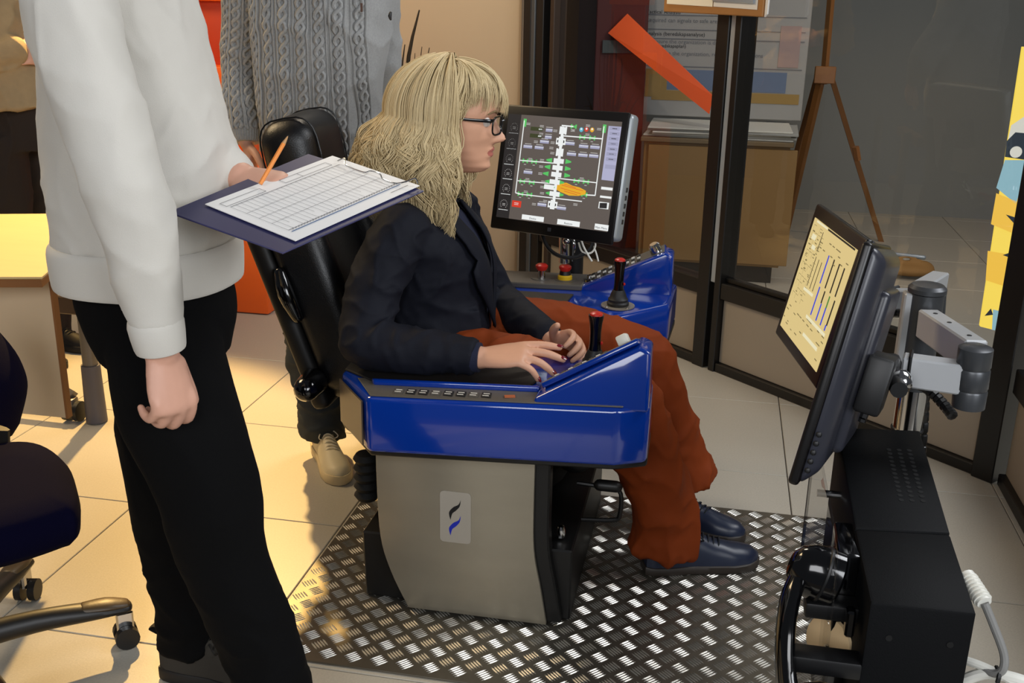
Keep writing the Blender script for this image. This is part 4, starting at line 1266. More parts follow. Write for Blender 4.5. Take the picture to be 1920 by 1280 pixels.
MB().box((lf.x - 0.1, lf.y, 0.40), (0.24, 0.03, 0.06), None, 0.004, 1).build('bracket', mat('bracket_brown', '4a3726', 0.5), tb)
MB().box((lf.x - 0.12, lf.y - 0.05, 0.66), (0.5, 0.05, 0.05), None, 0.004, 1).build('under_beam', mat('bracket_brown', '4a3726', 0.5), tb)
MB().cyl((lf.x - 0.75, lf.y, 0.004), (lf.x - 0.75, lf.y, 0.695), 0.024, n=16).build('leg', M_tleg, tb)

# office chair, seen from its right side
M_fab = mat('navy_chair_fabric', '07061c', 0.95, bump=0.3, bscale=500, spec=0.05)
M_base = mat('chair_base_plastic', '4a3a22', 0.42, bump=0.1, bscale=200)
M_base2 = mat('chair_base_black', '15120f', 0.45)
oc = thing('office_chair', 'navy blue upholstered office chair with five star caster base at the lower left', 'chair', (-1.62, 1.78, 0))
SZ = 0.46
st_out = [V(p) for p in ((-1.5420, 1.6687, 0.4600), (-1.4810, 1.7476, 0.4600), (-1.4240, 1.8062, 0.4600), (-1.3494, 1.8070, 0.4600), (-1.2459, 1.7392, 0.4600), (-1.1537, 1.6300, 0.4600), (-1.1172, 1.5642, 0.4600), (-1.1258, 1.5406, 0.4600), (-1.1571, 1.4915, 0.4600), (-1.2026, 1.4370, 0.4600), (-1.2883, 1.3602, 0.4600))]
sx, sy = sum(p.x for p in st_out) / len(st_out), sum(p.y for p in st_out) / len(st_out)
R_ = []
for sc, dz in ((0.05, 0.006), (0.5, 0.006), (0.9, 0.002), (0.975, -0.012), (1.0, -0.035), (0.97, -0.065), (0.85, -0.085), (0.4, -0.09), (0.05, -0.09)):
    Q = spl([tuple(p) for p in st_out + [st_out[0]]], 4)[:-1]
    R_.append([V((sx + (p[0] - sx) * sc, sy + (p[1] - sy) * sc, SZ + dz)) for p in Q])
MB().rings(R_).build('seat', M_fab, oc, True, 60)
MB().tube([V((-1.1960, 1.6328, 0.4000)), V((-1.1782, 1.6370, 0.4000))], [(0.012, 0.008)] * 2, 8, round_=True).build('seat_lever', M_plast, oc)
mbk = MB()
pts = [(-1.5402, 1.8000, 0.4594), (-1.5390, 1.8200, 0.5432), (-1.5565, 1.8400, 0.6069), (-1.5870, 1.8600, 0.6696)]
mbk.tube(pts, [(0.05, 0.19), (0.06, 0.21), (0.055, 0.20), (0.04, 0.16)], 24, 5, up=(0, 1, 0), round_=True)
mbk.build('backrest', M_fab, oc, True, 60)
MB().tube([(-1.4533, 1.8000, 0.4865), (-1.4714, 1.8000, 0.3857), (-1.5226, 1.8000, 0.2908)], [(0.012, 0.035)] * 3, 10, 3).build('back_bracket', M_base2, oc)
hub = V((-1.4421, 1.5816, 0.1000))
MB().cyl(hub, (hub.x - 0.02, hub.y + 0.04, 0.38), 0.026, n=18).build('gas_column', M_base2, oc)
MB().cyl(hub + V((0, 0, -0.03)), hub + V((0, 0, 0.04)), 0.055, 0.045, n=20).build('hub', M_base2, oc)
ends = [V((-1.1878, 1.7923, 0.1050)), V((-1.5130, 1.9075, 0.1050))]
r0 = (ends[0] - hub)
ang0 = math.atan2(r0.y, r0.x)
ang1 = math.atan2((ends[1] - hub).y, (ends[1] - hub).x)
for k in range(5):
    a = ang0 + (ang1 - ang0) * k if k < 2 else ang1 + (2 * PI - (ang1 - ang0)) * (k - 1) / 4
    e_ = hub + V((math.cos(a), math.sin(a), 0)) * (0.40 if k > 1 else (ends[k] - hub).length)
    e_.z = 0.095
    d_ = (e_ - hub)
    arm = MB().tube([hub + V((0, 0, 0.005)), hub + d_ * 0.45 + V((0, 0, 0.012)), hub + d_ * 0.8 + V((0, 0, 0.006)), e_], [(0.028, 0.028), (0.024, 0.024), (0.026, 0.018), (0.022, 0.012)], 14, 4, round_=True).build('base_arm', M_base2, oc)
    MB().tube([hub + d_ * 0.74 + V((0, 0, 0.018)), hub + d_ * 0.88 + V((0, 0, 0.015)), e_ + V((0, 0, 0.007))], [(0.020, 0.010), (0.025, 0.011), (0.018, 0.008)], 14, 3, round_=True).build('foot_rest', M_base, arm)
    n2 = V((-d_.y, d_.x, 0)).normalized()
    for s_ in (-1, 1):
        c_ = V((e_.x, e_.y, 0.026)) - d_ * 0.02
        MB().cyl(c_ + n2 * (s_ * 0.008), c_ + n2 * (s_ * 0.024), 0.0255, n=18).build('caster_wheel', M_base2, arm)
    MB().box(V((e_.x, e_.y, 0.058)) - d_ * 0.02, (0.036, 0.014, 0.05), frame(d_, (0, 0, 1)), 0.004, 1).build('caster_fork', M_chrome, arm)

# orange cabinet behind the standing visitors
M_or = mat('orange_lacquer', 'ff6a1c', 0.35, var=0.04, vscale=3)
M_ord = mat('dark_orange_fabric', 'c23a12', 0.5)  # darker orange of the cabinet's upper panel
og = thing('orange_cabinet', 'tall orange stepped display cabinet behind the person in grey cable knit jumper', 'cabinet', (-2.05, 4.3, 0))
oy = 4.15
ob = [V((-2.3117, 4.1500, -0.0262)), V((-1.8875, 4.1500, 0.0014)), V((-1.9727, 4.5000, 0.0016))]
zt_ = 0.66
x_l, x_m = ob[0].x, ob[1].x
MB().box(((x_l + x_m) / 2, oy + 0.17, zt_ / 2 + 0.003), (x_m - x_l, 0.36, zt_), None, 0.012, 2).build('base_body', M_or, og)
MB().box(((x_l + x_m) / 2 - 0.09, oy + 0.24, 0.66 + 0.15), (x_m - x_l - 0.14, 0.22, 0.30), None, 0.01, 2).build('middle_step', M_or, og)
MB().box(((x_l + x_m) / 2 - 0.09, oy + 0.22, 1.0), (x_m - x_l - 0.10, 0.26, 0.10), None, 0.01, 2).build('shelf', M_or, og)
MB().box(((x_l + x_m) / 2 - 0.12, oy + 0.26, 1.18), (x_m - x_l - 0.14, 0.18, 0.27), None, 0.006, 2).build('dark_panel', M_ord, og)
MB().box(((x_l + x_m) / 2 - 0.06, oy + 0.24, 1.42), (x_m - x_l - 0.10, 0.24, 0.22), None, 0.01, 2).build('top_body', M_or, og)
lp = V((-2.0255, 4.2550, 0.6793))
MB().box(lp, (0.036, 0.003, 0.014)).build('label_plate', M_gloss, og)
MB().box(lp + V((0, -0.002, 0)), (0.024, 0.002, 0.007)).build('label_sticker', mat('label_tan', 'c58a4a', 0.5), og)
pcx = V((-1.9065, 4.2100, 1.0026))
MB().box(pcx + V((0, 0, -0.02)), (0.09, 0.004, 0.18)).build('picture', mat('picture_tan', 'd9b08a', 0.6), og)
for dz, dx in ((0.05, 0.0), (0.0, 0.012), (-0.06, 0.006)):
    MB().box(pcx + V((dx, -0.003, dz)), (0.018, 0.003, 0.02), Matrix.Rotation(0.4, 3, 'Y')).build('picture_mark', M_plast, og)

# reed plant behind the seated woman
pt_ = thing('reed_plant', 'dry reed and grass plant in a dark pot before the cream wall', 'plant', (-1.0, 4.45, 0))
pq = V((-1.3391, 4.4500, 0.4257))
MB().lathe([(0.001, 0.0), (0.10, 0.0), (0.14, 0.42), (0.13, 0.42), (0.12, 0.38), (0.001, 0.38)], (pq.x, 4.45, 0.001), 28).build('pot', mat('pot_dark', '2a241e', 0.6), pt_)
M_reed = mat('dark_reed', '2b2112', 0.7)
M_gr = mat('dry_grass', '6f6338', 0.7)
base = V((pq.x, 4.45, 0.40))
REEDS = [((-1.2781, 4.4500, 1.2873), 0.010), ((-1.3756, 4.4500, 1.1516), 0.006), ((-1.3652, 4.4700, 1.1510), 0.005), ((-1.3367, 4.4300, 1.1491), 0.006), ((-1.2355, 4.4500, 1.1379), 0.005), ((-1.2823, 4.5000, 1.1387), 0.004), ((-1.3075, 4.4800, 1.1126), 0.004), ((-1.3033, 4.4000, 1.0736), 0.005)]
REEDB = [(-1.3379, 4.4500, 1.0032), (-1.3866, 4.4500, 0.9346), (-1.3784, 4.4700, 0.9331), (-1.3566, 4.4300, 0.9374), (-1.2724, 4.4500, 0.9386), (-1.3059, 4.5000, 0.9330), (-1.3168, 4.4800, 0.9344), (-1.3168, 4.4000, 0.9415)]
for (tp, r_), bm_ in zip(REEDS, REEDB):
    MB().tube([base, bm_, tp], [r_ * 0.8, r_, r_ * 0.35], 7, 4, round_=True).build('reed', M_reed, pt_)
rnd = random.Random(11)
gm = MB()
for k in range(70):
    a = rnd.uniform(0, 2 * PI)
    h = rnd.uniform(0.25, 0.62)
    o_ = V((math.cos(a), 0.6 * math.sin(a), 0)) * rnd.uniform(0.05, 0.16)
    p0, p1, p2 = base + o_ * 0.3, base + o_ + V((0, 0, h * 0.7)), base + o_ * 1.8 + V((0, 0, h * rnd.uniform(0.7, 1.0)))
    gm.tube([p0, p1, p2], [0.004, 0.004, 0.001], 3, 4)
o = gm.build('grass_blades', M_gr, pt_, False)
o['kind'] = 'stuff'

# ------------------------------------------------------------------ people
M_skin = mat('skin_light', 'd3a083', 0.5, var=0.05, vscale=40, bump=0.05, bscale=250)
M_skin2 = mat('skin_light_rosy', 'd2a089', 0.5, var=0.07, vscale=30, bump=0.05, bscale=250)
M_lip = mat('lip_rose', 'b0685c', 0.4)
M_eyew = mat('eye_white', 'e6e0da', 0.2)
M_iris = mat('iris_dark', '2a3238', 0.15)
M_nail = mat('nail_burgundy', '6e1420', 0.2, coat=0.5)

HF = [(-.118, .050), (-.112, .074), (-.100, .087), (-.088, .083), (-.076, .0845), (-.066, .0850), (-.056, .0865), (-.048, .087), (-.03, .087), (-.01, .087),
      (.006, .087), (.018, .093), (.03, .0945), (.055, .091), (.08, .073), (.098, .045), (.108, .02), (.112, .0)]
HBK = [(-.118, .005), (-.10, .03), (-.07, .062), (-.04, .082), (-.01, .097), (.03, .103), (.06, .095), (.085, .07), (.1, .042), (.108, .02), (.112, 0)]
HW = [(-.118, .018), (-.112, .028), (-.098, .041), (-.08, .052), (-.06, .060), (-.035, .066), (-.01, .070), (.02, .073), (.05, .072), (.075, .062), (.095, .043), (.107, .02), (.112, 0)]
HN = [(-.052, 0), (-.047, .008), (-.042, .024), (-.036, .031), (-.03, .028), (-.015, .017), (0, .007), (.01, 0)]


def head_grid(M, sc=1.0, n=64):
    zs = sorted(set([-.118 + .230 * i / 70 for i in range(71)]))
    R = []
    for z in zs:
        f, b, w = max(lerp1(HF, z), 1e-3), max(lerp1(HBK, z), 1e-3), max(lerp1(HW, z), 1e-3)
        nn = lerp1(HN, z) if -.052 < z < .01 else 0
        wid = .0065 + .0075 * max(0, min(1, (-z - .005) / .037))
        ring = []
        for k in range(n):
            a = 2 * PI * k / n
            ca, sa = math.cos(a), math.sin(a)
            y = w * math.copysign(abs(sa) ** .92, sa)
            x = (f if ca > 0 else b) * math.copysign(abs(ca) ** (.80 if ca > 0 else .9), ca)
            if ca > 0:
                x += nn * math.exp(-(y / wid) ** 2)
                e = math.exp(-((abs(y) - .031) / .014) ** 2 - ((z - .002) / .012) ** 2)
                x -= .011 * e
                x += .004 * math.exp(-((abs(y) - .033) / .018) ** 2 - ((z + .03) / .018) ** 2)
                x += (.0085 * math.exp(-((z + .0605) / .0048) ** 2) + .0075 * math.exp(-((z + .0735) / .0052) ** 2)) * math.exp(-(y / .019) ** 2)
                x -= .005 * math.exp(-((abs(y) - .045) / .018) ** 2 - ((z + .055) / .022) ** 2)
            ring.append(M @ V((x * sc, y * sc, z * sc)))
        R.append(ring)
    return R


def ear(mb, M, s, sc=1.0):
    mb.sph(M @ V((-.008 * sc, s * .073 * sc, -.006 * sc)), (.017 * sc, .008 * sc, .031 * sc), 14, M.to_3x3())


def hand(mb, W, fwd, back, right, curl=(20, 25, 15), sc=1.0, thumb=(0.55, -0.35, 25), spread=6, curls=None, r=1.0):
    """W wrist, fwd direction of the fingers, back normal of the back of the hand; right hand or left hand."""
    W, f = V(W), V(fwd).normalized()
    b = (V(back) - f * V(back).dot(f)).normalized()
    s = f.cross(b)                         # to the right of the hand when the back faces the viewer
    th = -1 if right else 1                # thumb side: left of a right hand seen from its back
    L = .092 * sc
    mb.tube([W - f * .03 * sc, W, W + f * L * .3, W + f * L * .65, W + f * L * .95], [(.024 * sc, .019 * sc), (.026 * sc, .0185 * sc), (.033 * sc, .017 * sc), (.039 * sc, .015 * sc), (.037 * sc, .012 * sc)], 16, 4, up=b, round_=True)
    tips = []
    for i, (ln, off, rr, dx) in enumerate(((.072, .030, .0086, .93), (.080, .010, .0088, .98), (.074, -.010, .0084, .95), (.058, -.0285, .0074, .88))):
        c = curls[i] if curls else curl
        base = W + f * (L * dx) + s * (th * off * sc)
        ang = math.radians(spread * (1.2 - i * .8)) * th
        d0 = (f * math.cos(ang) + s * math.sin(ang)).normalized()
        p, a = base, 0
        P_ = [base - d0 * .02 * sc, base]
        for q, (fr, cu) in enumerate(zip((.46, .30, .24), c)):
            a += math.radians(cu)
            d = d0 * math.cos(a) - b * math.sin(a)
            p = p + d * (ln * fr * sc)
            P_.append(p)
        tips.append((p, d, (d0 * math.sin(a) + b * math.cos(a)), rr * sc))
        R_ = [rr * 1.1 * sc * r, rr * 1.08 * sc * r, rr * sc * r, rr * .93 * sc * r, rr * .75 * sc * r]
        mb.tube(P_, R_, 10, 4, up=b, round_=True)
    tb_ = W + f * (.022 * sc) + s * (th * .022 * sc) - b * .004
    td = (f * thumb[0] + s * (th * (1 - abs(thumb[0]) * .4)) + b * thumb[1]).normalized()
    p1 = tb_ + td * .040 * sc
    a = math.radians(thumb[2])
    d2 = (td * math.cos(a) + f * math.sin(a)).normalized()
    p2 = p1 + d2 * .032 * sc
    p3 = p2 + (d2 * .96 + f * .28).normalized() * .026 * sc
    mb.tube([tb_, p1, p2, p3], [.0135 * sc * r, .0115 * sc * r, .0105 * sc * r, .008 * sc * r], 12, 4, up=b, round_=True)
    tips.append((p3, (p3 - p2).normalized(), b, .009 * sc))
    return tips


def torso(mb, rows, n=40, p=0.85):
    R = []
    for c, hx, hy in [(V(r[:3]), r[3], r[4]) for r in spl(rows, 4)]:
        ring = []
        for k in range(n):
            a = 2 * PI * k / n
            ca, sa = math.cos(a), math.sin(a)
            ring.append(c + V((hx * math.copysign(abs(ca) ** p, ca), hy * math.copysign(abs(sa) ** p, sa), 0)))
        R.append(ring)
    mb.rings(R)


def rot_rows(rows, yaw):
    return rows


def shoe(parent, name, heel, d, L, m_up, m_sole, m_lace, collar=0.085, label=None, tongue=True, tab=False, rise=0.0, hk=1.2, sh=1.0):
    d = V(d).normalized()
    R = Matrix((d, V((0, 0, 1)).cross(d), V((0, 0, 1)))).transposed()
    o = V(heel)
    WP = [(0, .020), (.06, .029), (.2, .032), (.4, .031), (.6, .037), (.75, .0415), (.88, .037), (.96, .024), (1, .008)]
    HP_ = [(0, collar), (.12, collar + .004), (.32, collar), (.45, .074), (.62, .058), (.8, .047), (.93, .040), (1, .026)]
    k = L / .28

    def pt(x, y, z):
        return o + R @ V((x * L, y * k, z * k + rise))
    rings = []
    for i in range(33):
        x = i / 32
        w_, h = lerp1(WP, x), lerp1(HP_, x)
        ring = []
        for j in range(20):
            a = 2 * PI * j / 20
            ca, sa = math.cos(a), math.sin(a)
            yy = w_ * math.copysign(abs(ca) ** .7, ca)
            top = sa > 0
            zz = .018 + (h * hk - .018) * abs(sa) ** .7 if top else .018
            if top:
                yy *= (1 - .35 * abs(sa) ** 2)
            ring.append(pt(x, yy, zz))
        rings.append(ring)
    m = MB()
    m.rings(rings)
    up = m.build(name, m_up, parent, True, 50)
    outl = []
    for i in range(25):
        x = i / 24
        outl.append((x, lerp1(WP, x) * 1.07 + .001))
    pl_ = [(x * 1.02 - .01, y) for x, y in outl] + [(x * 1.02 - .01, -y) for x, y in outl[::-1]]
    m = MB()
    m.rings([[pt(x, y * .97, .0) for x, y in pl_], [pt(x, y, .006 * sh) for x, y in pl_], [pt(x, y, .024 * sh) for x, y in pl_], [pt(x, y * .93, .027 * sh) for x, y in pl_]])
    m.build('sole', m_sole, up, True, 50)
    for i in range(6):
        x = .40 + .048 * i
        h, w_ = lerp1(HP_, x), lerp1(WP, x)
        pts = [pt(x - .03, -w_ * .55, .018 + (h * hk - .018) * .80), pt(x - .01, -w_ * .3, h * hk * .97 + .003), pt(x + .0, 0, h * hk + .004), pt(x + .012, w_ * .3, h * hk * .96 + .003), pt(x - .01, w_ * .55, .018 + (h * hk - .018) * .80)]
        MB().tube(pts, .0022, 6, 4).build('lace', m_lace, up)
    if tongue:
        MB().tube([pt(.36, 0, .088), pt(.45, 0, .080), pt(.60, 0, .062)], [(.018, .004), (.018, .004), (.014, .003)], 10, 3, round_=True).build('tongue', m_up, up)
        for s_ in (-1, 1):
            MB().tube([pt(.40, 0, .083), pt(.41, s_ * .016, .096), pt(.47, s_ * .028, .086), pt(.46, s_ * .016, .078), pt(.40, 0, .083)], .0018, 6, 5).build('lace_bow', m_lace, up)
    if tab:
        MB().tube([pt(0.02, 0, collar - .015), pt(-.05, 0, collar - .008), pt(-.09, 0, collar - .002), pt(-.05, 0, collar + .006), pt(0.02, 0, collar + .004)], [(.010, .0015)] * 5, 8, 4).build('pull_tab', m_lace, up)
    return up


def person_thing(label, loc):
    return thing('person', label, 'person', loc)


# ================================================================ seated woman
wo = person_thing('seated person with wavy blond hair and glasses in navy blazer and rust velvet trousers', (-0.66, 2.43, 0.44))
HS = 1.05
HM = Matrix.Translation((-0.612, 2.43, 1.093)) @ Matrix.Rotation(math.radians(3), 4, 'Z') @ Matrix.Rotation(math.radians(4), 4, 'Y')
bd_ = MB()
bd_.rings(head_grid(HM, HS))
ear(bd_, HM, -1, HS)
ear(bd_, HM, 1, HS)
bd_.tube([HM @ V((-.022, 0, -.06)), V((-0.655, 2.43, 0.965)), V((-0.675, 2.43, 0.88))], [(.052, .054), (.050, .052), (.075, .06)], 20, 4, round_=True)
torso(bd_, [(-.665, 2.43, .47, .13, .17), (-.665, 2.43, .58, .11, .135), (-.67, 2.43, .70, .105, .14), (-.675, 2.43, .80, .095, .15), (-.68, 2.43, .86, .06, .14), (-.68, 2.43, .89, .03, .06)])
S1, E1, W1 = V((-.70, 2.255, .84)), V((-.742, 2.10, .632)), V((-.468, 2.085, .628))
S2, E2, W2 = V((-.67, 2.605, .84)), V((-.55, 2.62, .60)), V((-.345, 2.325, .592))
bd_.tube([S1, (S1 + E1) / 2, E1], [.042, .038, .034], 14, 3, round_=True)
bd_.tube([E1, (E1 * .6 + W1 * .4), W1], [.034, .036, .025], 14, 3, round_=True)
bd_.tube([S2, (S2 + E2) / 2, E2], [.042, .038, .034], 14, 3, round_=True)
bd_.tube([E2, (E2 * .6 + W2 * .4), W2], [.028, .028, .024], 14, 3, round_=True)
tipsR = hand(bd_, W1, (0.115, -0.006, 0.022), (-.20, -.30, .93), True, sc=1.06, thumb=(0.6, -0.45, 30), spread=5,
             curls=[(8, 10, 6), (14, 14, 8), (24, 24, 12), (32, 30, 16)])
hand(bd_, W2, (0.115, -0.10, 0.05), (0.50, 0.62, 0.50), False, sc=.95, thumb=(0.75, -0.3, 20), spread=3, curls=[(30, 45, 30), (32, 48, 30), (35, 50, 30), (38, 50, 30)])
KN, AN = V((-.135, 2.30, .462)), V((-.06, 2.37, .10))
KF, AF = V((-.115, 2.56, .455)), V((-.035, 2.60, .12))
for h_, k_, a_ in (((-.66, 2.33, .50), KN, AN), ((-.66, 2.53, .50), KF, AF)):
    bd_.tube([h_, k_ - V((.03, 0, -.005))], [.07, .05], 14, 3, round_=True)
    bd_.tube([k_ - V((.03, 0, 0)), a_ * .5 + k_ * .5, a_, V((a_.x, a_.y, .05))], [.05, .05, .036, .034], 14, 3, round_=True)
wb = organic('body', bd_, 0.0028, [M_skin, M_lip], wo, it=5)
HI = HM.inverted()
for p_ in wb.data.polygons:
    q = HI @ p_.center
    if q.x > .07 and abs(q.y) < .024 * (1 - ((q.z / HS + .067) / .013) ** 2) and -.0805 < q.z / HS < -.0545:
        p_.material_index = 1
for s_ in (-1, 1):
    e_ = HM @ V((.0725 * HS, s_ * .031 * HS, .001))
    ey = MB().sph(e_, .0125, 16).build('eye', M_eyew, wo)
    MB().sph(e_ + HM.to_3x3() @ V((.0085, 0, 0)), (.005, .006, .006), 12, HM.to_3x3()).build('iris', M_iris, ey)
    MB().tube([HM @ V((x * HS, s_ * y * HS, z * HS)) for x, y, z in ((.0945, .014, .020), (.092, .030, .026), (.080, .047, .020))], [.002, .0026, .0015], 8, 4, round_=True).build('eyebrow', mat('brow_ash', '7a6444', 0.8), wo)
    MB().tube([HM @ V((x * HS, s_ * y * HS, z * HS)) for x, y, z in ((.089, .019, .004), (.0925, .031, .0085), (.084, .044, .003))], [.0014, .0022, .0014], 8, 4).build('eyelid', M_skin, wo)
for (p_, d_, n_, r_) in tipsR[:4]:
    MB().sph(p_ + n_ * (r_ * .62) - d_ * .001, (.0085, .0058, .0022), 10, frame(d_, n_)).build('nail', M_nail, wo)
# ring on the ring finger
# glasses
gl = MB()
M_gl = mat('black_acetate', '08080a', 0.2, coat=0.3)


def hp_(x, y, z):
    return HM @ V((x * HS, y * HS, z * HS))


gls = MB()
for s_ in (-1, 1):
    ring_ = []
    for k in range(28):
        a = 2 * PI * k / 28
        ca, sa = math.cos(a), math.sin(a)
        yy = .031 + .0245 * math.copysign(abs(ca) ** .55, ca)
        zz = -.004 + .0195 * math.copysign(abs(sa) ** .55, sa)
        ring_.append(hp_(.105 - .012 * (yy / .055) ** 2, s_ * yy, zz))
    gls.tube(ring_ + [ring_[0]], [(.0024, .0021)] * 29, 8, cap=False)
    gls.tube([hp_(.094, s_ * .057, .009), hp_(.088, s_ * .069, .009), hp_(.05, s_ * .0755, .008), hp_(-.02, s_ * .077, .006), hp_(-.05, s_ * .072, -.012)], [(.0026, .0042), (.0026, .0042), (.002, .0034), (.002, .003), (.002, .003)], 8, 5, up=(0, 0, 1))
gls.tube([hp_(.105, -.0075, .004), hp_(.110, 0, .006), hp_(.105, .0075, .004)], .0024, 8, 4)
glo = gls.build('glasses', M_gl, wo)
glo['kind'] = 'stuff'
del glo['kind']
for s_ in (-1, 1):
    ps = [hp_(.1045 - .012 * ((.031 + .023 * math.copysign(abs(math.cos(a)) ** .55, math.cos(a))) / .055) ** 2, s_ * (.031 + .023 * math.copysign(abs(math.cos(a)) ** .55, math.cos(a))), -.004 + .018 * math.copysign(abs(math.sin(a)) ** .55, math.sin(a))) for a in [2 * PI * k / 24 for k in range(24)]]
    MB().add(ps, [tuple(range(24))]).build('lens', glass_mat('lens_glass' + str(s_), 0.9, 1.5), glo, False)

# knitted top and blazer
M_top = mat('navy_knit', '0e1530', 0.85, bump=0.3, bscale=500)
M_blz = mat('navy_blazer_wool', '0b0e1a', 0.75, bump=0.2, bscale=700, spec=0.25)
M_velv = mat('rust_velvet', '80350e', 0.75, bump=0.12, bscale=300, var=0.14, vscale=6, spec=0.2)
tp_ = MB()
torso(tp_, [(-.66, 2.43, .50, .135, .165), (-.66, 2.43, .58, .128, .15), (-.665, 2.43, .68, .128, .15), (-.67, 2.43, .77, .122, .155), (-.68, 2.43, .84, .09, .15), (-.68, 2.43, .885, .06, .085), (-.668, 2.43, .925, .056, .06)])
organic('knit_top', tp_, 0.006, M_top, wo, 4, folds(.004, 9, (1, 1, .6), 3))
bz = MB()
BR = [(-.675, 2.43, .475, .165, .205), (-.675, 2.43, .56, .152, .180), (-.675, 2.43, .66, .146, .172), (-.675, 2.43, .75, .142, .180), (-.682, 2.43, .815, .122, .195), (-.69, 2.43, .86, .092, .175), (-.692, 2.43, .895, .068, .11), (-.688, 2.43, .925, .062, .072)]
torso(bz, BR)
bz.tube([S1 + V((.01, .03, .005)), S1, S1.lerp(E1, .5) + V((-.015, -.01, 0)), E1 + V((0.005, -.004, .008))], [.066, .066, .060, .056], 20, 4, round_=True)
bz.tube([E1 + V((0.005, -.004, .004)), E1.lerp(W1, .35) + V((0, 0, .002)), E1.lerp(W1, .7), W1 + V((-.012, 0, 0))], [.056, .052, .045, .039], 20, 4, round_=False)
bz.tube([S2 + V((.01, -.03, .005)), S2, S2.lerp(E2, .5), E2], [.066, .066, .060, .054], 20, 4, round_=True)
bz.tube([E2, E2.lerp(W2, .4), E2.lerp(W2, .85)], [.054, .050, .041], 20, 4, round_=True)
# front flaps hanging over the lap
bz.hexa([(-.60, 2.27, .50), (-.50, 2.31, .525), (-.52, 2.36, .53), (-.62, 2.36, .50), (-.60, 2.275, .66), (-.525, 2.32, .66), (-.54, 2.36, .66), (-.62, 2.36, .66)])
bz.hexa([(-.60, 2.50, .50), (-.52, 2.50, .53), (-.50, 2.55, .525), (-.60, 2.59, .50), (-.60, 2.50, .66), (-.54, 2.50, .66), (-.525, 2.54, .66), (-.60, 2.585, .66)])
f1 = folds(.0075, 7.5, (1, .8, 1.5), 5)
f2 = folds(.0045, 17, (1.4, 1, .9), 9)


def vcut(c):
    if c.x < -.66 or c.x > -.505:
        return False
    t = (c.z - .585) / (.90 - .585)
    return t > 0 and c.z < .95 and abs(c.y - 2.43) < .004 + .062 * t and c.x > -.64


blz = organic('blazer', bz, 0.0055, M_blz, wo, 5, lambda c, n: (f1(c, n) + f2(c, n)) * (0.5 if c.x > -.60 and c.y > 2.28 else 1.0) - .002, vcut)
bvh_m = MB()
torso(bvh_m, [tuple(r[:3]) + (r[3] + .004, r[4] + .004) for r in BR])
bvt = BVHTree.FromPolygons([V(v) for v in bvh_m.v], bvh_m.f)


def on_torso(y, z, off):
    h = bvt.ray_cast(V((0.3, y, z)), V((-1, 0, 0)))
    return (h[0] if h[0] else V((-.6, y, z))) + V((off, 0, 0))


for s_ in (-1, 1):
    rows = []
    for i in range(15):
        t = i / 14
        z = .60 + .29 * t
        inner = .004 + .055 * t
        wdt = .075 * min(1, t * 2.2) if t < .62 else (.048 if t < .70 else .060)
        if t > .88:
            wdt = .05
        rows.append([on_torso(2.43 + s_ * (inner + wdt * q), z - .012 * q, .010 - .004 * abs(q - .5)) for q in (0, .25, .5, .75, 1)])
    m = MB()
    m.rings(rows, cap=False, closed=False)
    lp_ = m.build('lapel', M_blz, blz)
    sol = lp_.modifiers.new('t', 'SOLIDIFY')
    sol.thickness = .005
cuff_c = W1
MB().tube([W1 + V((-.02, 0, 0)), W1 + V((-.003, 0, 0))], [(.035, .034), (.034, .032)], 20, 1).build('cuff', M_top, blz)
MB().tube([V((-.688, 2.43, .90)) + V((.070 * math.cos(a), .085 * math.sin(a), .02 + .012 * math.cos(a + PI))) for a in [PI * (.35 + 1.3 * k / 14) for k in range(15)]], [(.006, .024)] * 15, 10, up=(0, 0, 1)).build('collar', M_blz, blz)
# trousers
tz = MB()
tz.tube([(-.80, 2.43, .51), (-.66, 2.43, .51), (-.55, 2.43, .505)], [(.175, .085), (.185, .095), (.17, .085)], 24, 3, up=(0, 0, 1), round_=True)
tz.tube([(-.66, 2.325, .515), (-.40, 2.30, .515), KN + V((-.03, 0, .006))], [.098, .092, .082], 22, 4, round_=True)
tz.tube([KN + V((-.035, 0, .006)), KN + V((-.005, .005, -.06)), KN.lerp(AN, .5), AN + V((-.006, 0, .04)), AN + V((-.012, -.005, -.045))], [.082, .079, .074, .078, (.072, .084)], 22, 4)
tz.tube([(-.66, 2.535, .515), (-.40, 2.555, .535), KF + V((-.03, 0, .03))], [.098, .092, .082], 22, 4, round_=True)
tz.tube([KF + V((-.035, 0, .03)), KF + V((-.005, 0, -.05)), KF.lerp(AF, .5), AF + V((.01, 0, .02))], [.082, .078, .074, .082], 22, 4)
g1, g2 = folds(.013, 8, (1.5, 1.5, .35), 21), folds(.008, 13, (1, 1, .8), 4)


def trdisp(c, n):
    lower = max(0, min(1, (.46 - c.z) / .15))
    return g1(c, n) * (.25 + .75 * lower) + g2(c, n) * .7 - .002


organic('trousers', tz, 0.006, M_velv, wo, 4, trdisp)
M_ns = mat('navy_leather', '1a2338', 0.35, var=0.08, vscale=30)
M_nsole = mat('gum_sole', '2e2722', 0.5)
M_nlace = mat('navy_lace', '10151f', 0.8)
shoe(wo, 'shoe', (-.105, 2.345, .0075), (.29, .105, 0), .295, M_ns, M_nsole, M_nlace, sh=.72)
shoe(wo, 'shoe', (-.13, 2.62, .0075), (.85, -.20, 0), .28, M_ns, M_nsole, M_nlace, sh=.72)

# hair
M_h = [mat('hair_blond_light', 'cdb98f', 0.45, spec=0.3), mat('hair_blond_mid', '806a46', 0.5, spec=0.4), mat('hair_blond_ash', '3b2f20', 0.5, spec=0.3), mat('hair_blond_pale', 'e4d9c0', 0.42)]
rnd = random.Random(42)
cu = bpy.data.curves.new('hair', 'CURVE')
cu.dimensions = '3D'
cu.bevel_depth = 1.0
cu.bevel_resolution = 0


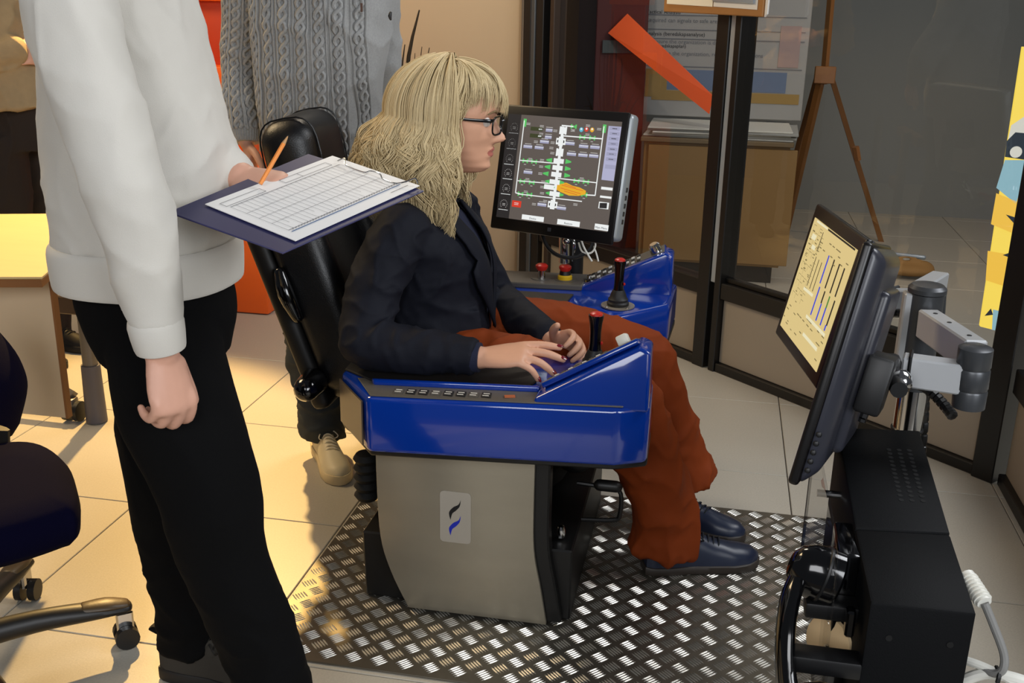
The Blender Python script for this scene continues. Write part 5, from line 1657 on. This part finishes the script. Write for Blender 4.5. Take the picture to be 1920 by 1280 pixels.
def strand(pts, rad, mi):
    sp_ = cu.splines.new('POLY')
    sp_.points.add(len(pts) - 1)
    n = len(pts)
    for i, (p, q) in enumerate(zip(sp_.points, pts)):
        w = HM @ V(q)
        p.co = (w.x, w.y, w.z, 1)
        t = i / (n - 1)
        p.radius = rad * (.6 + .6 * math.sin(PI * min(1, t * 1.1 + .12)) ** .7) * (1 if t < .8 else 1 - (t - .8) * 3.8)
    sp_.material_index = mi



def hell(a, phi, k):
    """point on the hair ellipsoid (head coordinates): a heading, phi angle from the crown."""
    ca, sa = math.cos(a), math.sin(a)
    ax = .142 if ca > 0 else .150
    return V((-.018 + k * ax * ca * math.sin(phi), k * .104 * sa * math.sin(phi), .012 + k * .128 * math.cos(phi)))


for lock in range(300):
    bang = lock < 56
    if bang:
        a_end = math.radians(rnd.uniform(-72, 62))
    elif rnd.random() < .62:
        a_end = -math.radians(rnd.uniform(74, 178))
    else:
        a_end = math.radians(rnd.uniform(78, 182))
    ph, ph2, fq = rnd.uniform(0, 6.28), rnd.uniform(0, 6.28), rnd.uniform(1.2, 2.3)
    am, ar = rnd.uniform(.010, .030), rnd.uniform(.006, .016)
    fr = max(0, math.cos(a_end))
    bk_ = max(0, -math.cos(a_end))
    lay = rnd.uniform(.84, 1.03)
    phi0 = math.radians(rnd.uniform(0, 50) if not bang else rnd.uniform(4, 30))
    drop = rnd.uniform(.15, .27) + (.05 if abs(math.degrees(a_end)) < 105 else 0)
    mi = rnd.choices([0, 1, 2, 3], [.26, .34, .30, .10])[0]
    sweep = rnd.uniform(.1, .5) * (-1 if a_end < .2 else 1)
    phb = math.radians(rnd.uniform(66, 84))
    for k in range(17):
        da, dl, dp = rnd.gauss(0, .042), rnd.gauss(0, .018), rnd.gauss(0, .05)
        dd = drop + rnd.gauss(0, .012)
        pts = []
        if bang:
            for i in range(11):
                t = i / 10
                phi = phi0 + (phb + dp - phi0) * t
                q = hell(a_end + da + sweep * t * t * .6, phi, (lay * .93 + .08 + dl * .6) * (.94 + .06 * math.sin(PI * t)))
                q.y += .004 * math.sin(ph + 5 * t)
                pts.append(q)
            if a_end < -.9 or a_end > .8:
                q = pts[-1]
                for i in range(1, 7):
                    t = i / 6
                    pts.append(q + V((-.035 * t + .010 * math.sin(3 * t + ph), (.004 if q.y > 0 else -.004) * t, -.075 * t * (1 + .4 * math.sin(ph)))))
        else:
            for i in range(9):
                t = i / 8
                phi = phi0 + (math.radians(96) - phi0) * t
                pts.append(hell(a_end + da * (.3 + .7 * t), phi, lay + dl))
            q0 = pts[-1]
            ca, sa = math.cos(a_end + da), math.sin(a_end + da)
            for i in range(1, 19):
                s_ = i / 18
                fl = (.052 * bk_ + .020) * math.sin(PI * min(1, s_ * .75)) * lay - (.050 * bk_ + .02) * max(0, s_ - .55) * 1.5
                wv = am * math.sin(ph + fq * 2 * PI * s_) * min(1, s_ * 2.5)
                wr = ar * math.sin(ph2 + fq * 1.3 * 2 * PI * s_) * min(1, s_ * 2)
                q = q0 + V((ca, sa, 0)) * (fl + wr) + V((-sa, ca, 0)) * wv + V((0.03 * fr * s_, 0, -dd * s_))
                if q.z < .0 and ca > 0:
                    q.x = min(q.x, .036 + .012 * math.sin(ph + 6 * s_))
                pts.append(q)
        m2_ = mi if rnd.random() < .86 else rnd.choice([0, 1, 2, 3])
        strand(pts, rnd.uniform(.0008, .0015), m2_)
for x in M_h:
    cu.materials.append(x)
ho = bpy.data.objects.new('hair_tmp', cu)
COL.objects.link(ho)
dg = bpy.context.evaluated_depsgraph_get()
dg.update()
hme = bpy.data.meshes.new_from_object(ho.evaluated_get(dg))
bpy.data.objects.remove(ho)
hair = link('hair', hme, wo, True, 0)
# underlying hair volume
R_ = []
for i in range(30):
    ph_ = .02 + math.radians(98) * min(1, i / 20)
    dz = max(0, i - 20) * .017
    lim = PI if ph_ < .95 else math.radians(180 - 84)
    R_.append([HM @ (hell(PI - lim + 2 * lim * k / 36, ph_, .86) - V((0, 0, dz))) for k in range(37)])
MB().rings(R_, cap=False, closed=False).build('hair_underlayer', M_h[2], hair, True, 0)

# ================================================================ standing man in white sweatshirt
m1 = person_thing('standing person in white sweatshirt and black trousers holding a clipboard beside the operator chair', (-0.9, 1.62, 0))
M_sw = mat('white_sweat_cotton', 'cfcbc2', 0.85, bump=0.2, bscale=600, sheen=0.1)
M_bt = mat('black_trouser_cloth', '050506', 0.9, spec=0.15, bump=0.2, bscale=600)
HM1 = Matrix.Translation((-0.985, 1.675, 1.72))
b1_ = MB()
b1_.rings(head_grid(HM1, 1.06))
ear(b1_, HM1, -1)
ear(b1_, HM1, 1)
b1_.tube([(-1.005, 1.675, 1.66), (-1.015, 1.675, 1.56), (-1.01, 1.675, 1.47)], [.058, .056, .08], 18, 4, round_=True)
torso(b1_, [(-0.987, 1.675, 0.880, 0.124, 0.120), (-0.987, 1.675, 1.050, 0.114, 0.112), (-0.998, 1.675, 1.250, 0.114, 0.120), (-1.003, 1.675, 1.420, 0.093, 0.136), (-1.008, 1.675, 1.500, 0.052, 0.064)])
s1, e1, w1_ = V((-.948, 1.455, 1.40)), V((-0.8537, 1.4100, 1.0931)), V((-0.8360, 1.4300, 0.8294))
s2, e2, w2_ = V((-1.045, 1.83, 1.40)), V((-1.035, 1.83, 1.11)), V((-.815, 1.70, 1.062))
b1_.tube([s1, e1], [.048, .042], 14, 4, round_=True)
b1_.tube([e1, e1.lerp(w1_, .4), w1_], [.042, .042, .028], 14, 3, round_=True)
b1_.tube([s2, e2], [.048, .042], 14, 4, round_=True)
b1_.tube([e2, w2_], [.042, .029], 14, 4, round_=True)
hd = V((-0.8191, 1.4200, 0.7673)) - V((-0.8360, 1.4300, 0.8294))
hand(b1_, w1_, hd + V((0, 0, -.01)), (.88, -.47, .0), True, sc=1.04, thumb=(0.95, -0.65, 12), spread=3, curls=[(40, 48, 30), (48, 52, 32), (52, 55, 34), (56, 55, 34)], r=1.12)
hand(b1_, w2_, (.86, -.36, -.05), (-.05, -.35, .93), False, sc=1.0, thumb=(0.9, -0.05, 10), spread=2, curls=[(50, 60, 40), (58, 65, 40), (60, 65, 40), (60, 65, 40)], r=1.1)
k1, a1 = V((-.842, 1.535, .50)), V((-.752, 1.555, .10))
k2, a2 = V((-1.015, 1.71, .50)), V((-1.005, 1.715, .10))
for h_, k_, a_ in (((-.955, 1.62, .84), k1, a1), ((-.985, 1.70, .84), k2, a2)):
    b1_.tube([h_, k_, a_, V((a_.x, a_.y, .05))], [.06, .05, .034, .028], 14, 4, round_=True)
organic('body', b1_, 0.0036, M_skin2, m1, 4)
hcap = MB()
hcap.sph(HM1 @ V((-.018, 0, .045)), (.105, .084, .092), 24)
hcap.build('hair', mat('brown_hair', '3a2a1c', 0.7), m1)
for s_ in (-1, 1):
    e_ = HM1 @ V((.083, s_ * .033, .001))
    ey = MB().sph(e_, .0125, 12).build('eye', M_eyew, m1)
    MB().sph(e_ + V((.0085, 0, 0)), (.005, .006, .006), 10).build('iris', M_iris, ey)
sw = MB()
torso(sw, [(-0.987, 1.675, 0.945, 0.150, 0.152), (-0.984, 1.675, 1.000, 0.155, 0.147), (-0.984, 1.675, 1.100, 0.157, 0.141), (-0.987, 1.675, 1.200, 0.143, 0.141), (-0.995, 1.675, 1.320, 0.120, 0.143), (-1.001, 1.675, 1.420, 0.095, 0.148), (-1.013, 1.675, 1.490, 0.078, 0.098), (-1.013, 1.675, 1.525, 0.067, 0.061)])
sw.tube([s1 + V((.01, .05, .02)), s1, s1.lerp(e1, .5) + V((-.005, -.01, 0)), e1 + V((-.004, 0, 0)), e1.lerp(w1_, .5), e1.lerp(w1_, .80)], [.074, .069, .064, .060, .051, .040], 24, 4, round_=True)
sw.tube([s2 + V((.01, -.05, .02)), s2, s2.lerp(e2, .5), e2 + V((.03, 0, 0)), e2.lerp(w2_, .5), e2.lerp(w2_, .9)], [.075, .072, .068, .066, .054, .043], 24, 4, round_=True)
h1, h2 = folds(.0055, 4.2, (1, 1, 1.5), 31), folds(.0035, 11, (1.2, 1.2, .7), 17)
swo = organic('sweatshirt', sw, 0.006, M_sw, m1, 5, lambda c, n: h1(c, n) + h2(c, n) - .003)
cw = w1_ - e1
cn = cw.normalized()
MB().tube([e1.lerp(w1_, .78), e1.lerp(w1_, .82), e1.lerp(w1_, .96), e1.lerp(w1_, .985)], [.040, .0435, .040, .037], 26, 2).build('cuff', M_sw, swo)
cm = MB()
for k in range(34):
    a = 2 * PI * k / 34
MB().tube([e2.lerp(w2_, .84), e2.lerp(w2_, .87), e2.lerp(w2_, .98)], [.036, .040, .036], 22, 2).build('cuff', M_sw, swo)
hb_ = MB()
torso(hb_, [(-0.987, 1.675, 0.872, 0.153, 0.154), (-0.987, 1.675, 0.880, 0.158, 0.158), (-0.987, 1.675, 0.935, 0.160, 0.160), (-0.987, 1.675, 0.950, 0.154, 0.154)], 48)
hb_.build('hem_band', M_sw, swo)
tr = MB()
torso(tr, [(-0.960, 1.655, 0.740, 0.107, 0.117), (-0.965, 1.655, 0.820, 0.134, 0.122), (-0.974, 1.665, 0.880, 0.132, 0.120), (-0.976, 1.67, 0.930, 0.118, 0.11)])
tr.tube([(-.945, 1.625, .82), (-.893, 1.555, .70), k1 + V((0.01, 0, .04)), k1 + V((.025, .005, -.1)), a1 + V((0, 0, .08)), a1 + V((.01, 0, -.03))], [(.100, .098), (.098, .102), (.084, .088), (.076, .078), (.066, .07), (.064, .07)], 24, 4, up=(1, 0, 0))
tr.tube([(-.985, 1.71, .83), (-.992, 1.715, .70), k2 + V((0, 0, .03)), k2 + V((0, 0, -.1)), a2 + V((0, 0, .07)), a2 + V((0, 0, -.03))], [(.105, .11), (.092, .105), (.076, .085), (.066, .075), (.056, .06), (.056, .058)], 24, 4, up=(1, 0, 0))
i1, i2 = folds(.006, 6, (1.3, 1.3, .5), 41), folds(.006, 10, (1, 1, 1.6), 47)
organic('trousers', tr, 0.007, M_bt, m1, 4, lambda c, n: i1(c, n) + i2(c, n) * max(0, min(1, (.45 - c.z) / .3)) - .002)
M_ol = mat('olive_suede', '34302a', 0.9, bump=0.2, bscale=400)
M_olsole = mat('dark_sole', '191614', 0.6)
M_oll = mat('dark_lace', '16130f', 0.8)
shoe(m1, 'shoe', (-.815, 1.535, .002), (.95, .30, 0), .285, M_ol, M_olsole, M_oll, .105, tab=True)
shoe(m1, 'shoe', (-1.06, 1.715, .002), (.97, -.05, 0), .285, M_ol, M_olsole, M_oll, .105, tab=True)

# clipboard, form and pencil
PC = V((-.6482, 1.6291, 1.0539))
PXv = V((.4171, .8950, .1584))
PNv = V((.0705, -.2056, .9761))
PR = frame(PXv, PNv)
bb = [V((-0.9012, 1.6027, 1.0151)), V((-0.6750, 1.5459, 0.9724)), V((-0.4769, 1.6784, 1.0603)), V((-0.6969, 1.7261, 1.1043))]
clb = thing('clipboard', 'dark blue clipboard with wire clip held by the person in white sweatshirt', 'clipboard', PC)
bq = []
for p in bb:
    q = PR.transposed() @ (p - PC)
    d_ = (p - cam.location)
    t_ = ((PC - PNv * 0.004) - cam.location).dot(PNv) / d_.dot(PNv)
    bq.append(V(cam.location) + d_ * t_)
MB().prism(bq, PNv * -0.003, 0.001, 1).build('board', mat('blue_board', '23234f', 0.5), clb)
frm = thing('paper_form', 'white printed form with ruled tables lying on the dark blue clipboard', 'paper', PC)
MB().box(PC - PNv * 0.0012, (.288, .2037, .0012), PR).build('sheet', mat('form_paper', 'e9e8e6', 0.7), frm, False)


def FP(c, o=0.0006):
    u, v = c
    return PC + PR @ V(((u - .5) * .288, (.5 - v) * .2037, o))


def fq_(pts, m):
    m.add([FP(p) for p in pts], [tuple(range(len(pts)))])


def fline(a, b, t, m):
    A_, B_ = FP(a, .0007), FP(b, .0007)
    sd = (B_ - A_).cross(PNv).normalized() * t
    m.quad(A_ - sd, A_ + sd, B_ + sd, B_ - sd)


pm_ = MB()
for i in range(24):
    t = .06 + .86 * i / 23
    fline((t, .20), (t, .84 - .10 * (i % 5 == 2)), .00028, pm_)
for v_ in (.20, .38, .52, .66, .84):
    fline((.06, v_), (.92, v_), .0003 + .0003 * (v_ in (.2, .84)), pm_)
for a, b in (((.05, .09), (.05, .17)), ((.05, .09), (.34, .09)), ((.05, .17), (.34, .17)), ((.34, .09), (.34, .17)), ((.50, .08), (.88, .08)), ((.50, .16), (.88, .16)), ((.50, .08), (.50, .16)), ((.88, .08), (.88, .16)), ((.64, .08), (.64, .16))):
    fline(a, b, .0005, pm_)
for i in range(40):
    u = .08 + .83 * i / 39
    fline((u, .86), (u + .02, .83), .0003, pm_)
pm_.cur = 1
fline((.06, .875), (.93, .875), .0011, pm_)
pm_.cur = 0
fline((.80, .935), (.95, .935), .0006, pm_)
pm_ = pm_.build('printed_table', [mat('form_ink', '5b5d66', 0.8), mat('form_blue', '4a6a96', 0.8)], frm, False)
pm_['kind'] = 'stuff'
cl = [FP(c, o) for c, o in (((.93, .16), .004), ((.95, .22), .010), ((.90, .30), .006), ((.90, .50), .004), ((.92, .56), .008), ((.92, .66), .008), ((.90, .72), .004), ((.90, .86), .004), ((.94, .93), .008), ((.985, .97), .012), ((.985, 1.0), .004))]
MB().tube(cl, .0013, 8, 4).build('wire_clip', M_chrome, clb)
pe0, pe1 = V((-0.7422, 1.6240, 1.0665)), V((-0.7127, 1.6819, 1.1410))
pen = thing('pencil', 'orange pencil held in the hand above the paper form', 'pencil', pe0)
pd_ = (pe1 - pe0)
MB().tube([pe0, pe0 + pd_ * .82], [.0036, .0036], 6).build('barrel', mat('orange_paint', 'e8882a', 0.35), pen, True, 20)
MB().tube([pe0 + pd_ * .82, pe0 + pd_ * .97], [.0036, .0010], 6).build('wood_tip', mat('cut_wood', 'b98d5e', 0.7), pen, True, 20)
MB().tube([pe0 + pd_ * .96, pe1], [.0011, .0003], 6).build('lead', M_plast, pen)

# ================================================================ man in grey cable-knit jumper
m2p = person_thing('standing person in grey cable knit jumper, dark jeans and white sneakers behind the chair', (-1.1, 2.88, 0))
M_kn = mat('grey_wool', '9c9d9c', 0.95, bump=0.6, bscale=420, var=0.22, vscale=190, sheen=0.2)
M_jn = mat('dark_denim', '2a3034', 0.85, bump=0.3, bscale=500, var=0.2, vscale=25)
RZ = Matrix.Rotation(-PI / 2 + .25, 4, 'Z')
HM2 = Matrix.Translation((-1.10, 2.86, 1.73)) @ RZ
b2_ = MB()
b2_.rings(head_grid(HM2, 1.06))
ear(b2_, HM2, -1)
ear(b2_, HM2, 1)
b2_.tube([(-1.10, 2.87, 1.66), (-1.10, 2.88, 1.48)], [.058, .07], 18, 4, round_=True)
torso(b2_, [(-1.10, 2.88, .86, .14, .10), (-1.10, 2.88, 1.10, .13, .09), (-1.10, 2.88, 1.35, .16, .09), (-1.10, 2.88, 1.47, .14, .06), (-1.10, 2.88, 1.51, .06, .05)])
sA, eA, wA = V((-1.315, 2.89, 1.40)), V((-1.3668, 2.9300, 1.1610)), V((-1.3419, 2.8600, 0.9543))
sB, eB, wB = V((-.985, 2.93, 1.39)), V((-1.00, 3.06, 1.15)), V((-1.10, 3.08, 1.02))
b2_.tube([sA, eA, wA], [.045, .04, .026], 14, 5, round_=True)
b2_.tube([sB, eB, wB], [.045, .04, .026], 14, 5, round_=True)
hand(b2_, wA, (.25, -.1, -1), (-.8, -.3, 0), True, curls=[(35, 40, 25)] * 4, sc=1.0)
hand(b2_, wB, (-.6, .1, -.6), (0, 1, 0), False, curls=[(35, 40, 25)] * 4, sc=1.0)
LA = [V((-1.195, 2.88, .86)), V((-1.18, 2.85, .48)), V((-1.135, 2.83, .10))]
LB2 = [V((-1.01, 2.88, .86)), V((-1.00, 2.93, .48)), V((-.99, 2.98, .10))]
for q in (LA, LB2):
    b2_.tube(q + [V((q[2].x, q[2].y, .05))], [.075, .052, .038, .036], 14, 4, round_=True)
organic('body', b2_, 0.004, M_skin2, m2p, 4)
MB().sph(HM2 @ V((-.018, 0, .045)), (.105, .084, .092), 24, HM2.to_3x3()).build('hair', mat('brown_hair', '3a2a1c', 0.7), m2p)
for s_ in (-1, 1):
    e_ = HM2 @ V((.083, s_ * .033, .001))
    ey = MB().sph(e_, .0125, 12).build('eye', M_eyew, m2p)
    MB().sph(HM2 @ V((.0915, s_ * .033, .001)), (.005, .006, .006), 10).build('iris', M_iris, ey)
ju = MB()
JR = [(-1.115, 2.88, .90, .155, .120), (-1.115, 2.88, .96, .168, .135), (-1.115, 2.88, 1.10, .172, .135), (-1.105, 2.88, 1.25, .190, .135), (-1.105, 2.88, 1.38, .195, .125), (-1.10, 2.88, 1.46, .15, .09), (-1.10, 2.88, 1.52, .075, .07)]
torso(ju, JR)
ju.tube([sA + V((.05, 0, .02)), sA, sA.lerp(eA, .5), eA, eA.lerp(wA, .5), wA.lerp(eA, .15)], [.075, .076, .070, .064, .055, .046], 22, 4, round_=True)
ju.tube([sB + V((-.05, 0, .02)), sB, sB.lerp(eB, .5), eB, eB.lerp(wB, .5), wB.lerp(eB, .15)], [.075, .076, .070, .064, .055, .046], 22, 4, round_=True)
j1 = folds(.008, 6, (1, 1, 1.2), 61)
jum = organic('jumper', ju, 0.006, M_kn, m2p, 5, lambda c, n: j1(c, n) - .002)
rib = MB()
ribR = []
for z_, k_ in ((.868, .97), (.875, 1.0), (.915, 1.02), (.93, .99)):
    ring = []
    for k in range(160):
        a = 2 * PI * k / 160
        g = 1 + (.018 if k % 2 else -.012)
        ca, sa = math.cos(a), math.sin(a)
        ring.append(V((-1.105 + .168 * k_ * g * math.copysign(abs(ca) ** .85, ca), 2.88 + .128 * k_ * g * math.copysign(abs(sa) ** .85, sa), z_)))
    ribR.append(ring)
rib.rings(ribR)
rib.build('ribbed_hem', M_kn, jum, True, 60)
ribR = []
d_ = (wA - eA).normalized()
u_ = d_.cross(V((0, 1, 0))).normalized()
v_ = d_.cross(u_)
for t, r0_ in ((-.06, .042), (-.05, .046), (0.0, .042), (.008, .038)):
    ribR.append([wA + d_ * t + (u_ * math.cos(2 * PI * k / 72) + v_ * math.sin(2 * PI * k / 72)) * (r0_ * (1.03 if k % 2 else .97)) for k in range(72)])
MB().rings(ribR).build('ribbed_cuff', M_kn, jum, True, 60)
# raised cables on the front and the sleeve
jb = bmesh.new()
jb.from_mesh(jum.data)
jt = BVHTree.FromBMesh(jb)
cbm = MB()


def cable(orgs, dirs, wdt, period, r_):
    hits = []
    for o_, d__ in zip(orgs, dirs):
        h = jt.ray_cast(o_, d__)
        if h[0] is None or h[1].y > -.35:
            if len(hits) > 6:
                break
            hits = []
            continue
        hits.append((h[0], h[1]))
    if len(hits) < 6:
        return
    acc = 0
    S_, T_, E1_, E2_ = [], [], [], []
    for i, (p, n) in enumerate(hits):
        if i:
            acc += (p - hits[i - 1][0]).length
        t = (hits[min(i + 1, len(hits) - 1)][0] - hits[max(i - 1, 0)][0]).normalized()
        sd = t.cross(n).normalized()
        x = 2 * PI * acc / period
        S_.append(p + sd * (wdt * math.sin(x)) + n * (.0015 + .0025 * math.cos(x)))
        T_.append(p - sd * (wdt * math.sin(x)) + n * (.0015 - .0025 * math.cos(x)))
        E1_.append(p + sd * wdt * 1.9 + n * .001)
        E2_.append(p - sd * wdt * 1.9 + n * .001)
    cbm.tube(S_, r_, 6)
    cbm.tube(T_, r_, 6)
    cbm.tube(E1_, r_ * .6, 5)
    cbm.tube(E2_, r_ * .6, 5)


for k in range(7):
    x = -1.265 + .050 * k
    orgs = [V((x, 2.2, .92 + .008 * i)) for i in range(70)]
    cable(orgs, [V((0, 1, 0))] * 70, .0105, .062, .0062)
for off in (-.035, .0, .035):
    P_ = [sA + V((.0, 0, .0)), sA.lerp(eA, .5), eA, eA.lerp(wA, .5), wA.lerp(eA, .18)]
    Q_ = [V(q) for q in spl([tuple(p) for p in P_], 16)]
    orgs = [q + V((off, -.4, 0)) for q in Q_]
    cable(orgs, [V((0, 1, 0))] * len(orgs), .010, .058, .006)
cbo = cbm.build('cable_stitches', M_kn, jum, True, 60)
cbo['kind'] = 'stuff'
MB().box((-0.9403, 2.7350, 1.3277), (.006, .004, .022), None, .001, 1).build('zip_pull', mat('zip_brown', '5a4238', 0.5), jum)
MB().tube([(-0.8691, 2.7600, 1.3182), (-0.8722, 2.7600, 1.3075), (-0.8695, 2.7600, 1.2969)], [.003, .005, .002], 6, 2).build('chest_emblem', M_plast, jum)
jn = MB()
jn.tube([(-1.10, 2.88, .78), (-1.10, 2.88, .90)], [(.165, .12), (.16, .115)], 24, 3, up=(0, 1, 0), round_=True)
jn.tube([(-1.19, 2.88, .84), (-1.185, 2.865, .62), LA[1], LA[1] + V((.015, -.005, -.15)), LA[2] + V((0, 0, .02)), LA[2] + V((0, 0, -.03))], [.098, .092, .080, .072, .066, .066], 22, 4)
jn.tube([(-1.01, 2.88, .84), (-1.005, 2.90, .62), LB2[1], LB2[1] + V((0, .02, -.15)), LB2[2] + V((0, 0, .02)), LB2[2] + V((0, 0, -.03))], [.098, .092, .080, .072, .066, .066], 22, 4)
n1, n2_ = folds(.009, 7, (1, 1, 1.3), 71), folds(.008, 13, (.7, .7, 1.8), 77)
organic('jeans', jn, 0.007, M_jn, m2p, 4, lambda c, n: n1(c, n) + n2_(c, n) * max(0, min(1, (.6 - c.z) / .3)) - .003)
M_ws = mat('white_sneaker_leather', 'd9cba8', 0.5)
M_wsole = mat('cream_sole', 'd8c49a', 0.5)
M_wl = mat('white_lace', 'e2d8c0', 0.7)
shoe(m2p, 'shoe', (-1.165, 2.875, .002), (.55, -.83, 0), .29, M_ws, M_wsole, M_wl)
shoe(m2p, 'shoe', (-1.01, 3.02, .002), (.35, -.94, 0), .285, M_ws, M_wsole, M_wl)

# ================================================================ person at the far left
m3 = person_thing('person in beige jacket with folded arms standing behind the birch table at far left', (-2.5, 3.45, 0))
M_jk = mat('beige_jacket', '9c8765', 0.85, bump=0.3, bscale=400, var=0.15, vscale=40)
M_p3 = mat('dark_brown_trousers', '1f140c', 0.85, bump=0.2, bscale=400)
HM3 = Matrix.Translation((-2.50, 3.42, 1.70)) @ Matrix.Rotation(-.3, 4, 'Z')
b3_ = MB()
b3_.rings(head_grid(HM3, 1.04))
b3_.tube([(-2.51, 3.43, 1.62), (-2.53, 3.45, 1.46)], [.056, .07], 16, 4, round_=True)
torso(b3_, [(-2.53, 3.45, .86, .12, .14), (-2.53, 3.45, 1.15, .11, .14), (-2.53, 3.45, 1.40, .09, .17), (-2.53, 3.45, 1.49, .05, .07)])
sC, eC, wC = V((-2.54, 3.25, 1.38)), V((-2.52, 3.19, 1.12)), V((-2.37, 3.36, 1.16))
sD, eD, wD = V((-2.54, 3.66, 1.38)), V((-2.50, 3.70, 1.12)), V((-2.36, 3.44, 1.13))
for a, b, c in ((sC, eC, wC), (sD, eD, wD)):
    b3_.tube([a, b], [.045, .04], 12, 3, round_=True)
    b3_.tube([b, c], [.04, .027], 12, 3, round_=True)
hand(b3_, wC, (.0, .95, .1), (.9, -.1, .2), True, curls=[(35, 40, 30)] * 4, thumb=(.95, -.4, 10), spread=1)
hand(b3_, wD, (.0, -.95, .1), (.9, .1, .2), False, curls=[(35, 40, 30)] * 4, thumb=(.95, -.4, 10), spread=1)
for yy in (3.35, 3.55):
    b3_.tube([(-2.53, yy, .88), (-2.52, yy, .48), (-2.54, yy, .06)], [.075, .052, .036], 12, 4, round_=True)
organic('body', b3_, 0.005, M_skin2, m3, 4)
MB().sph(HM3 @ V((-.018, 0, .045)), (.105, .084, .092), 24, HM3.to_3x3()).build('hair', mat('brown_hair', '3a2a1c', 0.7), m3)
jk = MB()
torso(jk, [(-2.52, 3.45, .955, .185, .20), (-2.525, 3.45, 1.05, .175, .20), (-2.53, 3.45, 1.25, .155, .20), (-2.53, 3.45, 1.40, .125, .21), (-2.53, 3.45, 1.47, .08, .12), (-2.53, 3.45, 1.51, .07, .08)])
for a, b, c in ((sC, eC, wC), (sD, eD, wD)):
    jk.tube([a, a.lerp(b, .5), b], [.075, .07, .066], 18, 4, round_=True)
    jk.tube([b, b.lerp(c, .85)], [.066, .046], 18, 4, round_=True)
q1 = folds(.014, 6, (1, 1, 1.3), 81)
organic('jacket', jk, 0.008, M_jk, m3, 4, lambda c, n: q1(c, n) - .003)
p3 = MB()
torso(p3, [(-2.53, 3.45, .80, .15, .17), (-2.53, 3.45, .97, .145, .165)])
for yy in (3.35, 3.55):
    p3.tube([(-2.53, yy, .86), (-2.52, yy, .48), (-2.54, yy, .05)], [.105, .085, .07], 18, 4)
q2 = folds(.01, 7, (1, 1, .6), 87)
organic('trousers', p3, 0.009, M_p3, m3, 4, lambda c, n: q2(c, n) - .003)
for yy in (3.35, 3.55):
    shoe(m3, 'shoe', (-2.62, yy, .002), (1, -.1, 0), .28, M_olsole, M_olsole, M_oll)
